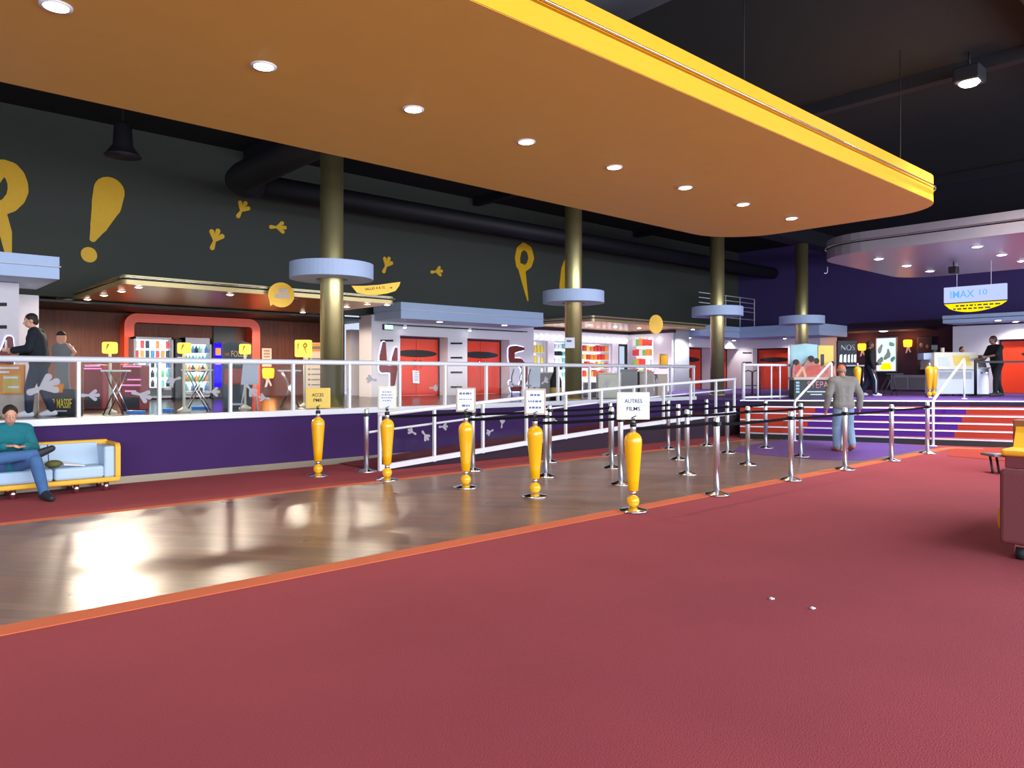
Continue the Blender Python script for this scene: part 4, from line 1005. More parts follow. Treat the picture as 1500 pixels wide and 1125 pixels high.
# film displays
def standee_text(t, s, h, m, x, z, w, y=-.035): return text(s, h, m, t, (x, y, z), w=w)
p = P2(346.5, 598.5); d = p.x * FX + p.y * FY; S = d / FPX
t = thing('film_display', 'cardboard film display reading LES FOLLES FERMIERES', 'film display', p, camface())
w = 39 * S; h = 98 * S
b = MB(); b.prism([(-w / 2, 0, 0), (w / 2, 0, 0), (w / 2, 0, h * .97), (w * .2, 0, h), (-w * .3, 0, h * .99), (-w / 2, 0, h * .96)], (0, .12, 0)); b.build('board', 'board_slate', t)
b = MB(); b.prism([(-w * .46, -.004, h * .36), (w * .46, -.004, h * .36), (w * .4, -.004, h * .59), (-w * .42, -.004, h * .6)], (0, .02, 0)); b.build('picture', 'poster_red', t)
standee_text(t, 'LES', .05, 'poster_orange', -.18, h * .81, .08, -.006); standee_text(t, 'FOLLES', .12, 'poster_paper', .06, h * .82, .32, -.006); standee_text(t, 'FERMIÈRES', .12, 'poster_paper', 0, h * .695, w * .9, -.006)
b = MB(); b.box((-w * .3, -.006, h * .05), (w * .3, 0.01, h * .08)); b.build('print', 'panel_grey', t)
p = P2(88, 608); d = p.x * FX + p.y * FY; S = d / FPX
t = thing('film_display', 'cardboard film display reading OR MASSIF with a grey figure with arms akimbo', 'film display', p, camface())
b = MB(); b.prism([(x * S, 0, z * S) for x, z in ((-21, 0), (21, 0), (20, 38), (-18, 38))], (0, .25, 0)); b.build('base_board', 'board_dark', t)
b = MB(); fg = ((-10, 36), (12, 36), (9, 62), (10, 78), (13, 80), (14, 91), (18, 93), (16, 101), (8, 104), (4, 106), (-6, 106), (-12, 104), (-16, 97), (-13, 88), (-11, 80), (-10, 62))
b.prism([((x - 1) * S, .06, z * S) for x, z in fg], (0, .04, 0)); fgm = b.build('figure_cutout', 'board_grey', t)
b = MB(); b.prism([((-2 + 6.5 * math.cos(a)) * S, .055, (113 + 9 * math.sin(a)) * S) for a in [2 * PI * i / 18 for i in range(18)]], (0, .04, 0)); b.build('face_cutout', 'skin', fgm)
b = MB(); b.prism([((-2 + 6.5 * math.cos(a)) * S, .052, (117 + 6.5 * math.sin(a)) * S) for a in [PI * i / 10 for i in range(11)]], (0, .045, 0)); b.build('hair_cutout', 'hair_dark', fgm)
b = MB(); b.stroke([((9) * S, 103 * S), (19 * S, 92 * S), (14 * S, 86 * S)], [2 * S] * 3, lambda a, c: Vector((a, .05, c)), (0, .02, 0)); b.build('arm_cutout', 'skin', fgm)
b = MB(); b.box((-9 * S, -.01, 33 * S), (4 * S, .03, 46 * S)); b.build('orange_square', 'poster_orange', t)
standee_text(t, 'OR MASSIF', 14 * S, 'text_gold', 0, 17 * S, 34 * S, -.004)
b = MB(); b.box((-10 * S, -.004, 5 * S), (10 * S, .01, 7 * S)); b.build('print', 'panel_grey', t)
# yellow ticket kiosk at the left edge
p = P2(12, 611); d = p.x * FX + p.y * FY; S = d / FPX
t = thing('info_counter', 'beige counter with a yellow front poster at the left edge behind the railing', 'counter', p, camface())
b = MB(); b.box((-40 * S, 0, 0), (27 * S, .3, 36 * S), .02); b.build('body', 'beige', t)
b = MB(); b.box((-38 * S, -.03, 33 * S), (24.5 * S, .02, 77 * S), .01); bd = b.build('poster_board', 'poster_orange', t)
b = MB(); b.box((-6 * S, -.036, 36 * S), (20 * S, -.029, 62 * S)); b.build('yellow_field', 'poster_yellow', bd)
b = MB()
for z, x0_, x1_ in ((72, -10, 18), (66, -14, 4), (58, -4, 16), (44, 2, 18)): b.box((x0_ * S, -.042, (z - 1.5) * S), (x1_ * S, -.035, (z + 1.5) * S))
b.build('print', 'paper', bd)
# red kiosks
def kiosk(u0, u1, v0, vb, label, lines):
    p = P2((u0 + u1) / 2, vb); d = p.x * FX + p.y * FY; S = d / FPX; w = (u1 - u0) * S; h = (vb - v0) * S
    t = thing('ticket_machine', label, 'ticket machine', p, camface(), 'dark red ticket machines')
    b = MB(); b.box((-w / 2, 0, 0), (w / 2, .35, h), .02); b.build('body', 'kiosk_red', t)
    b = MB(); b.box((-w * .42, -.01, h * .05), (w * .42, .01, h * .3)); b.build('lower_panel', 'board_dark', t)
    b = MB()
    for z, a, c in lines:
        x = -w * .45 + a * w
        while x < -w * .45 + c * w: q = random.uniform(.02, .05); b.box((x, -.012, h * z - .014), (x + q, .002, h * z + .014)); x += q + .012
    b.build('print', 'text_pink', t)
kiosk(122, 150, 534, 600, 'dark red machine left of the first lamp sign with pink print along its top', [(.97, .05, .8), (.91, .0, .9)])
kiosk(176, 206, 534, 601, 'dark red machine with rows of pink print, before the left leg of the orange frame', [(.96, .1, .9), (.67, .3, .9), (.55, .05, .9), (.42, .2, .7)])
for u0, u1, v, lb in ((187, 211, 606, 'under the left vending machine'), (240, 253, 603, 'between the two vending machines'), (282, 306, 599, 'under the table before the right vending machine'), (340, 354, 596.5, 'below the LES FOLLES FERMIERES display')):
    p = P2((u0 + u1) / 2, v); d = p.x * FX + p.y * FY; w = (u1 - u0) * d / FPX
    b = MB(); b.box((-w / 2, -.06, 0), (w / 2, .06, .055), .01); o = b.build('blue_box', 'blue_box'); o.matrix_basis = Matrix.Translation(p) @ Matrix.Rotation(camface(), 4, 'Z')
    tag(o, 'low bright blue box on the platform floor ' + lb, 'box', 'low blue boxes on the platform')
# menu banner, poster, wall lamps
p = P2(462, 592); d = p.x * FX + p.y * FY; S = d / FPX; w = 28 * S; h = 90 * S
t = thing('menu_banner', 'tall pinkish roll-up banner with orange header left of the first column', 'banner', p, camface())
b = MB(); b.box((-w / 2, 0, .05), (w / 2, .02, h)); bn = b.build('banner_sheet', 'poster_paper', t)
b = MB(); b.box((-w / 2, -.006, h * .86), (w / 2, .004, h - .01)); b.build('header', 'poster_orange', bn)
b = MB(); b.box((-w / 2, -.006, .06), (w / 2, .004, h * .2)); b.build('picture', 'brown_board', bn)
b = MB()
for z in (.92,): b.box((-w * .3, -.01, h * z - .03), (w * .35, -.004, h * z + .03))
for i in range(6):
    z = h * (.74 - .085 * i); b.box((-w * .38, -.004, z - .02), (-w * .28, .0, z + .02)); b.box((-w * .2, -.004, z - .012), (w * .35, .0, z + .012))
b.build('print', 'machine_grey', bn)
b = MB(); b.box((-w / 2, -.08, 0), (w / 2, .1, .06), .01); b.build('foot', 'post_alu', t)
y = 21.88; a, c = ony(383.5, 510, y), ony(397.5, 537, y)
t = thing('wall_poster', 'small pinkish white poster on the wood wall right of the orange frame', 'poster', ((a.x + c.x) / 2, y, c.z))
b = MB(); b.box((a.x, y - .015, c.z), (c.x, y + .02, a.z)); s = b.build('sheet', 'poster_paper', t, True)
b = MB()
for i in range(5): b.box((a.x + .05, y - .02, a.z - .1 - .09 * i), (c.x - .06, y - .014, a.z - .06 - .09 * i))
b.build('print', 'poster_mix', t, True)
def wall_lamp(p, n, label, s=1.0):
    t = thing('wall_lamp', label, 'wall lamp', p, 0 if n[1] else -PI / 2, 'orange exclamation wall lamps')
    b = MB(); b.box((-.05 * s, -.1, .02 * s), (.05 * s, .0, .1 * s)); b.build('bracket', 'sticker', t)
    b = MB(); b.lathe([(.16 * s, 0), (.19 * s, .05 * s), (.21 * s, .3 * s), (.17 * s, .36 * s)], (0, -.17 * s, .1 * s), 20); b.build('lamp_shade', 'lamp_orange', t)
    b = MB(); b.prism([(-.12 * s, -.15 * s, -.22 * s), (-.05 * s, -.15 * s, -.22 * s), (.02 * s, -.15 * s, -.02 * s), (.1 * s, -.15 * s, -.2 * s), (.15 * s, -.15 * s, -.16 * s), (.04 * s, -.15 * s, .08 * s), (-.04 * s, -.15 * s, .08 * s)], (0, .03, 0)); b.build('finial', 'sticker', t)
    l = bpy.data.lights.new('wall_lamp_glow', 'POINT'); l.energy = 22 * s * s if n[0] else 4; l.color = (1, .38, .12); l.shadow_soft_size = .1
    o = bpy.data.objects.new('wall_lamp_glow', l); COL.objects.link(o); o.location = Vector(p) + Vector((n[0] * .45, n[1] * .45, .35))
wall_lamp(ony(390, 558, 21.9), (0, -1), 'orange exclamation shaped lamp added for a reflection in the glass, under the small poster', .85)  # added lamp, stands in for a lamp reflected in the glass
# notice on the red door, notice on column
a = ony(610, 560, 19.3)
t = thing('door_notice', 'white paper notice taped on the red door beside the number 4', 'notice', a)
b = MB(); b.prism([(-.13, 0, -.02), (.12, 0, -.04), (.1, 0, .36), (-.15, 0, .38)], (0, .01, 0)); b.build('sheet', 'paper', t)
b = MB()
for i in range(5): b.box((-.09, -.003, .3 - .06 * i), (.07, .001, .32 - .06 * i))
b.build('print', 'machine_grey', t)
t = thing('column_notice', 'small white notice fixed on the second gold column', 'notice', (cz[1][0] - .2, cz[1][1] - .2, 2.2), camface())
b = MB(); b.box((-.22, -.06, 0), (.02, -.05, .26)); b.build('sheet', 'paper', t); b = MB(); b.box((-.18, -.064, .15), (-.06, -.059, .2)); b.build('print', 'ink_blue', t)

# ================================================================ CANDY SHOP
ys = 19.55
def wx(u): return ony(u, 500, ys).x
zlo, zhi = PZ, 3.22; ztop = ony(860, 502, ys).z
b = MB(); xs0 = 18.15; xc = 24.2
ops = [(wx(781.5), wx(802.5)), (wx(812), wx(851)), (wx(853), wx(897)), (wx(906), wx(919))]
zc = PZ + .55
cur = xs0
for (a, c) in ops:
    b.box((cur, ys, zlo), (a, ys + .12, zhi)); cur = c
b.box((cur, ys, zlo), (xc + .1, ys + .12, zhi))
for i, (a, c) in enumerate(ops):
    b.box((a, ys, ztop), (c, ys + .12, zhi))
    if i < 3: b.box((a, ys, zlo), (c, ys + .12, zc))
b.box((xc, 17.4, zlo), (xc + .12, ys, zhi))
ws = struct(b.build('wall_shop', 'white_wall'), 'white front of the candy shop with a row of light bulbs')
b = MB(); b.box((xs0, ys - .04, zhi - .04), (xc + .1, ys + .1, zhi + .08)); b.box((xc - .04, 17.3, zhi - .04), (xc + .14, ys, zhi + .08)); struct(b.build('trim_9', 'black'))
b = MB(); b.box((xc + .12, 17.35, PZ), (25.3, 17.5, 3.3)); struct(b.build('wall_shop_side', 'grey_wall'))
# bulbs
bu = [783, 792.5, 801.8, 811.3, 820.8, 830, 838.5, 847.5, 856.5, 865, 873.8, 882.2, 890.5, 899, 906.8, 914.8]
def bulb(p, n, label):
    t = thing('light_bulb', label, 'light bulb', p, 0 if n[1] else -PI / 2, 'row of light bulbs on the shop front')
    b = MB(); b.tube([(0, 0, 0), (0, -.04, 0)], .045, 12); b.build('socket', 'white_paint', t); b = MB(); b.ball((0, -.085, 0), .062, 14, 8); b.build('globe', 'bulb_glow', t)
for i, u in enumerate(bu):
    z = ony(860, 496.5, ys).z
    bulb(Vector((wx(u), ys, z)), (0, -1), 'white globe bulb above the shop front, %s from the left' % ORD[i])
for i, u in enumerate((932.5, 943, 953.5, 966)):
    q = onx(u, 497, xc); bulb(Vector((xc, q.y, ony(860, 496.5, ys).z)), (-1, 0), 'white globe bulb on the short side wall of the shop, %s from the corner' % ORD[i])
def case(x0, x1, label, kinds, nsh, per, who, z0=None, back='shop_glow'):
    z0 = zc if z0 is None else z0
    t = thing('display_shelf', label, 'display shelf', ((x0 + x1) / 2, ys + .5, z0), 0, 'lit display shelves of the candy shop')
    b = MB(); b.box((x0, ys + .62, z0), (x1, ys + .66, ztop)); b.build('lit_back', back, t, True)
    b = MB(); b.box((x0 - .02, ys + .12, z0), (x0, ys + .66, ztop)); b.box((x1, ys + .12, z0), (x1 + .02, ys + .66, ztop)); b.box((x0, ys + .12, ztop - .02), (x1, ys + .66, ztop)); b.build('side_panel', 'white_paint', t, True)
    for i in range(nsh):
        z = z0 + (ztop - z0) * i / nsh + .02; b = MB(); b.box((x0, ys + .15, z - .02), (x1, ys + .62, z)); b.build('shelf', 'white_paint', t, True)
        dx = (x1 - x0) / per
        for j in range(per):
            m = kinds[(i * 2 + j * j + j // 2) % len(kinds)]; hh = (ztop - z0) / nsh * random.uniform(.55, .8)
            b = MB(); ww = dx * .42; q = random.uniform(.8, 1)
            b.prism([(-ww, 0, 0), (ww, 0, 0), (ww * .92, 0, hh * .5), (ww * q, 0, hh), (-ww * q, 0, hh), (-ww * .9, 0, hh * .5)], (0, .16, 0))
            o = b.build('snack_packet', m); o.location = (x0 + dx * (j + .5), ys + .2, z); tag(o, '%s packet, %s along %s shelf of the %s' % (m.split('_')[-1], ORD[j], ORD[i], who), 'snack', 'snacks in the ' + who)
case(ops[0][0] + .03, ops[0][1] - .03, 'lit shelf with pale yellow packets at the left end of the shop', ['snack_yellow', 'snack_white', 'snack_yellow'], 3, 4, 'leftmost shop shelf')
case(ops[1][0] + .03, ops[1][1] - .03, 'lit cooler with teal and white drinks, half hidden by the second column', ['snack_teal', 'snack_white', 'snack_teal', 'black'], 5, 7, 'teal cooler', back='vending_glow')
case(ops[2][0] + .03, ops[2][1] - .03, 'lit shelf with red and orange packets right of the second column', ['snack_red', 'snack_red', 'snack_orange', 'snack_red', 'snack_orange', 'snack_yellow'], 4, 8, 'red and orange shop shelf')
# dark door in the shop
root = bpy.data.objects.new('door_7', None); COL.objects.link(root); root.matrix_basis = Matrix.Translation(((ops[3][0] + ops[3][1]) / 2, ys, PZ)); struct(root, 'narrow dark framed glass door of the shop')
a, c = ops[3]
b = MB(); b.box((a, ys + .0, PZ), (a + .05, ys + .08, ztop)); b.box((c - .1, ys, PZ), (c, ys + .08, ztop)); b.box((a, ys, ztop - .09), (c, ys + .08, ztop)); b.build('frame', 'black', root, True)
b = MB(); b.box((a + .05, ys + .5, PZ), (c - .1, ys + .53, ztop - .09)); b.build('lit_room', 'vending_glow', root, True)
b = MB(); b.box((a + .05, ys + .04, PZ), (c - .1, ys + .05, ztop - .09)); b.build('glass', 'glass', root, True)
# side wall shelf
ya, yb = onx(933, 510, xc).y, onx(957, 510, xc).y
t = thing('display_shelf', 'white lit shelf with red packets on the short side wall of the shop', 'display shelf', (xc - .1, (ya + yb) / 2, PZ + .6), 0, 'lit display shelves of the candy shop')
b = MB(); b.box((xc - .03, yb, PZ + .6), (xc, ya, ztop + .05)); b.build('lit_back', 'shop_glow', t, True)
for i in range(4):
    z = PZ + .62 + .4 * i; b = MB(); b.box((xc - .32, yb, z - .02), (xc - .02, ya, z)); b.build('shelf', 'white_paint', t, True)
    for j in range(5):
        m = ['snack_red', 'snack_white', 'snack_orange', 'snack_red', 'snack_green'][(i + 2 * j) % 5]; b = MB(); b.box((-.1, -.1, 0), (.1, .1, random.uniform(.2, .3)), .03); o = b.build('snack_packet', m)
        o.location = (xc - .19, yb + (ya - yb) * (j + .5) / 5, z); tag(o, '%s packet, %s along %s shelf of the short side wall' % (m.split('_')[-1], ORD[j], ORD[i]), 'snack', 'snacks on the short side wall')
a, c = ony(965, 518, 17.34), ony(977, 540, 17.34)
t = thing('framed_picture', 'brown framed picture on the grey wall right of the shop', 'picture', ((a.x + c.x) / 2, 17.34, c.z))
b = MB(); b.box((a.x, 17.3, c.z), (c.x, 17.36, a.z)); b.build('frame', 'brown_board', t, True); b = MB(); b.box((a.x + .06, 17.29, c.z + .08), (c.x - .06, 17.301, a.z - .08)); b.build('print', 'sign_gold', t, True)
# crates and bins in front of the shop
def crate(u0, u1, v0, v1, dz, m, label, nm='storage_box', cat='box', depth=.5, lid=None):
    dd = dz; x, y = ray((u0 + u1) / 2); S = dd / FPX; w = (u1 - u0) * S
    p = Vector((x * dd, y * dd, PZ)); h = EYE + (VH - v0) * S - PZ
    t = thing(nm, label, cat, p, camface(), 'boxes and counters in front of the candy shop')
    b = MB(); b.box((-w / 2, 0, 0), (w / 2, depth, h - .04), .02); b.build('body', m, t)
    b = MB(); b.box((-w / 2 - .01, -.01, h - .04), (w / 2 + .01, depth + .01, h), .01); b.build('lid', lid or m, t)
    return t, w, h
crate(778, 790, 539, 586, 19.5, 'panel_grey', 'pale grey high box left of the second column', 'display_stand', 'stand')
crate(791, 812, 545, 586, 20.5, 'crate_grey', 'grey counter left of the second column', 'display_counter', 'counter', lid='sticker')
crate(856, 876, 560, 586, 22.5, 'machine_grey', 'low grey counter just right of the second column', 'display_counter', 'counter', lid='sticker')
t, w, h = crate(876, 910, 546, 586, 20.5, 'ivory', 'ivory box with a grey footprint right of the second column')
b = MB(); foot(b, (-.12, h * .55), .16, .6, lambda a, c: Vector((a, -.004, c)), (0, -.004, 0)); b.build('footprint_mark', 'sticker', t)
crate(908, 934, 541, 586, 21.5, 'crate_grey', 'grey box with round pale patch beside the ivory box')
crate(937, 958, 544, 586, 21.5, 'beige', 'beige counter in front of the short side wall of the shop', 'display_counter', 'counter')
crate(963, 978, 548, 586, 22.5, 'poster_paper', 'narrow pinkish counter left of the number 6', 'display_counter', 'counter')
p = atd(814, 19.8, z=PZ)
t = thing('black_bin', 'black bottle shaped stand with a yellow label left of the second column', 'stand', p)
b = MB(); b.lathe([(.16, 0), (.16, .5), (.06, .75), (.06, .9)], n=20); b.build('body', 'black', t); b = MB(); b.lathe([(.163, .15), (.163, .32)], n=20); b.build('label_band', 'poster_yellow', t)
# stroller like seat frame left of the second column
p = atd(762, 17.6, z=PZ)
t = thing('metal_rack', 'thin dark wire rack right of the number 5', 'rack', p, camface())
for s in (-.2, 0.0, .2): b = MB(); b.tube([(s, 0, 0), (s, 0, .62), (s + .05, .05, .8)], .012, 6); b.build('upright', 'board_dark', t)
b = MB(); b.box((-.24, -.1, .38), (.26, .2, .42)); b.build('shelf', 'machine_grey', t)
t = thing('display_screen', 'pale grey standing panel right of the number 5', 'panel', atd(783, 18.2, z=PZ), camface())
b = MB(); b.box((-.14, 0, .35), (.14, .06, .86), .01); b.build('panel', 'panel_grey', t); b = MB(); b.box((-.03, .0, 0), (.03, .05, .36)); b.build('stem', 'machine_grey', t)
# white chairs and frames behind the stair-head railing
for i, (u, d_) in enumerate(((1096, 24.0), (1108, 24.5))):
    t = thing('luggage_frame', 'dark tubular frame standing behind the stair head railing, %s one' % ('left' if i == 0 else 'right'), 'frame', atd(u, d_, z=PZ), camface(), 'dark tubular frames behind the stair head railing')
    for s in (-.12, .12): b = MB(); b.tube([(s, 0, 0), (s, 0, .75)], .018, 8); b.build('leg', 'board_dark', t)
    b = MB(); b.tube([(-.12, 0, .75), (0, 0, .8), (.12, 0, .75)], .018, 8); b.build('bow', 'board_dark', t); b = MB(); b.tube([(-.12, 0, .3), (.12, 0, .3)], .015, 8); b.build('cross_bar', 'board_dark', t)
# ================================================================ UPPER PLATFORM, RIGHT
def disp(u, vb, d=None):
    p = P2(u, vb) if d is None else atd(u, d, z=PZ)
    return p, (p.x * FX + p.y * FY) / FPX
p, S = disp(1196, 584.5)
t = thing('film_display', 'wide cardboard film display with reclining people and pink letters, left of the walking man', 'film display', p, camface())
b = MB(); b.box((-33 * S, 0, 0), (33 * S, .35, 28 * S), .01); b.build('base_board', 'board_dark', t)
b = MB(); b.box((-34 * S, -.03, 28 * S), (33 * S, .37, 32 * S), .01); b.build('ledge', 'beige', t)
text('STEPA', 10 * S, 'text_rose', t, (2 * S, -.002, 21 * S), w=31 * S)
b = MB(); b.box((-14 * S, -.004, 10 * S), (13 * S, .005, 11.5 * S)); b.box((-9 * S, -.004, 6 * S), (8 * S, .005, 7.5 * S)); b.build('print', 'panel_grey', t)
b = MB()
for i in range(4): b.box((-30 * S, -.004, (9 + 4.5 * i) * S), (-25 * S, .005, (12 + 4.5 * i) * S))
b.build('print', 'poster_teal', t)
b = MB(); b.prism([(x * S, .28, z * S) for x, z in ((-32, 30), (8, 30), (8, 80), (-10, 82), (-32, 79))], (0, .04, 0)); b.build('teal_panel', 'poster_teal', t)
b = MB(); b.box((8.5 * S, .26, 30 * S), (31 * S, .3, 79 * S)); yp = b.build('yellow_poster', 'poster_yellow', t)
b = MB(); b.box((12 * S, .25, 48 * S), (17 * S, .262, 66 * S)); b.build('figure', 'board_dark', yp)
b = MB(); hump = [(-33, 31), (32, 31), (30, 50), (25, 55), (20, 46), (14, 50), (9, 47), (4, 57), (-2, 62), (-8, 62), (-13, 54), (-18, 47), (-22, 55), (-28, 57), (-32, 48)]
b.prism([(x * S, .12, z * S) for x, z in hump], (0, .05, 0)); pc = b.build('people_cutout', 'poster_mix', t)
b = MB()
for x, z, r in ((-27, 54, 4), (-5, 59, 4.5), (3, 56, 4), (26, 52, 3.5)): b.prism([((x + r * math.cos(2 * PI * i / 14)) * S, .115, (z + r * 1.1 * math.sin(2 * PI * i / 14)) * S) for i in range(14)], (0, .05, 0))
b.build('heads', 'hair_dark', pc)
b = MB()
for q in ([(-14, 34), (-10, 48), (6, 50), (12, 36)], [(-30, 36), (-20, 36), (-22, 50), (-28, 48)]): b.prism([(x * S, .113, z * S) for x, z in q], (0, .01, 0))
b.build('clothes', 'poster_red', pc)
b = MB(); b.stroke([(-26 * S, 34 * S), (-18 * S, 46 * S), (-14 * S, 34 * S)], [2 * S] * 3, lambda a, c: Vector((a, .108, c)), (0, .01, 0)); b.build('arms', 'skin', pc)
p, S = disp(1241, 0, 24.5)
t = thing('film_display', 'dark film display with silver letters NOS behind the walking man', 'film display', p, camface())
zz = lambda v: EYE - PZ + (VH - v) * S
b = MB(); b.box((-14 * S, 0, 0), (14 * S, .1, zz(499)), .01); b.build('board', 'board_dark', t)
text('NOS', 9 * S, 'text_silver', t, (1 * S, -.004, zz(509)), w=20 * S)
b = MB()
for i, (x0, x1) in enumerate(((-12, -8), (-6, -2), (0, 3), (5, 7.5), (9, 12.5))):
    b.prism([(x0 * S, -.03, zz(530)), (x1 * S, -.03, zz(531)), ((x1 + .6) * S, -.01, zz(519)), ((x0 + 1) * S, -.01, zz(520))], (0, .04, 0))
b.build('silver_lettering', 'text_silver', t)
p, S = disp(1262, 0, 24.0)
t = thing('white_table', 'narrow white table behind the yellow post near the walking man', 'table', p, camface())
b = MB(); b.box((-.5, 0, .93), (.2, .4, .97), .01); b.build('table_top', 'white_paint', t)
for x in (-.45, .15): b = MB(); b.tube([(x, .2, 0), (x, .2, .94)], .02, 8); b.build('leg', 'chrome', t)
def bang(p, label, s=1.0):
    t = thing('exclamation_post', label, 'post', p, camface(), 'yellow exclamation posts on the upper platform')
    b = MB(); b.lathe([(.15, 0), (.15, .012), (.05, .04)], n=28); b.build('base', 'chrome', t)
    b = MB(); b.ball((0, 0, .105), .07, 16, 10); b.build('ball', 'yellow_gloss', t)
    b = MB(); b.lathe([(.034, .16), (.034, .23)], n=16); b.build('collar', 'chrome', t)
    b = MB(); b.lathe([(.05, .22), (.06, .24), (.11, .8)] + [(.11 * math.cos(i * PI / 16), .8 + .11 * math.sin(i * PI / 16)) for i in range(1, 8)] + [(.02, .915)], n=28); b.build('cone', 'yellow_gloss', t)
    b = MB(); b.lathe([(.033, .9), (.033, 1.0)], n=16); b.build('tube', 'post_alu', t)
bang(atd(1256, 22.0, z=PZ), 'yellow exclamation post right of the walking man')
bang(atd(1361.5, 21.4, z=PZ), 'yellow exclamation post left of the white counter, front one')
bang(atd(1368.5, 22.4, z=PZ), 'yellow exclamation post left of the white counter, rear one')
XB = 32.6
a, c = onx(1283.5, 494.5, XB), onx(1315, 545, XB)
t = thing('lit_poster', 'bright cyan white lit film poster with yellow bottom on the dark back wall', 'poster', ((a + c) / 2))
b = MB(); b.box((XB - .08, c.y, c.z), (XB + .04, a.y, a.z), .01); b.build('case', 'machine_grey', t, True)
b = MB(); b.box((XB - .095, c.y + .05, c.z + .05), (XB - .079, a.y - .05, a.z - .05)); b.build('lit_sheet', 'poster_glow', t, True)
w_, h_ = a.y - c.y, a.z - c.z
fr = lambda q, z: Vector((XB - .096, a.y - q * w_, c.z + z * h_))
b = MB(); b.stroke([(.3, .12), (.7, .13)], [.06, .06], fr, (-.004, 0, 0)); b.stroke([(.35, .22), (.68, .22)], [.04, .04], fr, (-.004, 0, 0)); b.build('yellow_print', 'sign_yellow', t, True)
b = MB(); b.stroke([(.2, .62), (.3, .75)], [.09, .05], fr, (-.004, 0, 0)); b.stroke([(.45, .4), (.62, .5), (.6, .62)], [.06, .1, .05], fr, (-.004, 0, 0)); b.stroke([(.15, .3), (.3, .36)], [.06, .08], fr, (-.004, 0, 0)); b.build('blue_print', 'poster_teal', t, True)
b = MB(); b.stroke([(.7, .8), (.85, .78)], [.06, .05], fr, (-.004, 0, 0)); b.stroke([(.78, .35), (.88, .4)], [.07, .05], fr, (-.004, 0, 0)); b.build('green_print', 'snack_teal', t, True)
for u, v, lb in ((1264.5, 516, 'orange exclamation shaped wall lamp left of the lit film poster'), (1331.5, 511, 'orange exclamation shaped wall lamp right of the lit film poster')):
    wall_lamp(onx(u, v, XB), (-1, 0), lb, .8)
a, c = onx(1344, 494, XB), onx(1366, 541, XB)
t = thing('dark_poster', 'dark framed poster with small pale figures left of the white counter', 'poster', ((a + c) / 2))
b = MB(); b.box((XB - .06, c.y, c.z), (XB + .04, a.y, a.z), .01); b.build('frame', 'board_dark', t, True)
b = MB(); b.box((XB - .07, c.y + .07, c.z + .07), (XB - .059, a.y - .07, a.z - .07)); b.build('print', 'plum_paint', t, True)
b = MB()
for q, z, r in ((.3, .75, .06), (.7, .7, .05), (.5, .45, .05), (.35, .2, .08), (.75, .25, .05)):
    b = MB(); b.ball((XB - .07, a.y - q * (a.y - c.y), c.z + z * (a.z - c.z)), (.004, r * 1.2, r * 1.6), 10, 6); b.build('pale_figure', 'machine_grey', t, True)
p, S = disp(1330.5, 0, 28.3); w = 49 * S
t = thing('low_cabinet', 'long low silver cabinet with two doors under the right wall lamp', 'cabinet', p, -PI / 2)
b = MB(); b.box((-w / 2, 0, .08), (w / 2, .45, .64), .015); b.build('body', 'silver_panel', t)
for i in (0, 1): b = MB(); b.box((-w / 2 + .03 + i * w / 2, -.015, .12), (-.02 + i * w / 2, .002, .55), .005); b.build('door', 'machine_grey', t)
for x in (-w / 2 + .05, w / 2 - .1): b = MB(); b.box((x, .05, 0), (x + .05, .4, .09)); b.build('foot', 'rubber', t)
p, S = disp(1301, 580)
t = thing('folding_table', 'dark folding table between the person in black trousers and the low silver cabinet', 'table', p, camface())
b = MB(); b.box((-.14, -.15, .66), (.4, .25, .7), .01); b.build('table_top', 'black', t)
for x0, x1 in ((-.22, .12), (.22, .1)):
    for y in (-.1, .2): b = MB(); b.tube([(x0, y, 0), (x1, y, .67)], .014, 6); b.build('leg', 'board_dark', t)
# counter
p, S = disp(1399.5, 580.2); w = 55 * S; hh = EYE + (VH - 541) * S - PZ; ht = EYE + (VH - 516) * S - PZ
t = thing('ticket_counter', 'white ticket counter with a slanted cream front panel on the upper platform', 'counter', p, camface() - .06)
b = MB(); b.box((-w / 2, 0, .06), (w / 2, .7, hh), .02); b.build('body', 'panel_grey', t)
b = MB(); b.box((-w * .42, -.006, hh - .3), (w * .42, .01, hh - .08)); b.build('inset_panel', 'grey_cap', t)
b = MB(); b.prism([(-w / 2 - .12, -.14, hh), (-w / 2 - .12, .75, hh), (-w / 2 - .02, .75, ht), (-w / 2 - .02, .05, ht)], (w + .24 if False else w + .14, 0, 0)); fp = b.build('slanted_panel', 'ivory', t)
b = MB(); b.prism([(-w * .06, -.09, hh + .12), (w * .36, -.09, hh + .12), (w * .36, .02, ht - .1), (-w * .06, .02, ht - .1)], (0, -.02, 0)); b.build('notice', 'paper_yellow', fp)
b = MB(); b.prism([(-w * .46, -.1, hh + .1), (-w * .2, -.1, hh + .1), (-w * .2, .0, ht - .14), (-w * .46, .0, ht - .14)], (0, -.015, 0)); b.build('print', 'panel_grey', fp)
b = MB(); b.box((-w / 2 - .27, .2, ht - .22), (-w / 2 - .02, .6, ht - .02), .01); b.build('side_shelf', 'sign_blue' if False else 'pale_blue', t)
for x in [-w / 2 + .12 + i * (w - .24) / 4 for i in range(5)]: b = MB(); b.lathe([(.04, 0), (.04, .07)], (x, .1, 0), 12); b.build('foot', 'rubber', t)
cnt = t
def on_counter(x, y, nm, label, cat, mk):
    q = cnt.matrix_basis @ Vector((x, y, ht)); o = thing(nm, label, cat, q, camface()); mk(o)
def mk1(o): b = MB(); b.box((-.1, -.02, .08), (.1, .02, .24), .008); b.build('screen', 'black', o); b = MB(); b.box((-.05, -.05, 0), (.05, .05, .085), .01); b.build('stand', 'rubber', o)
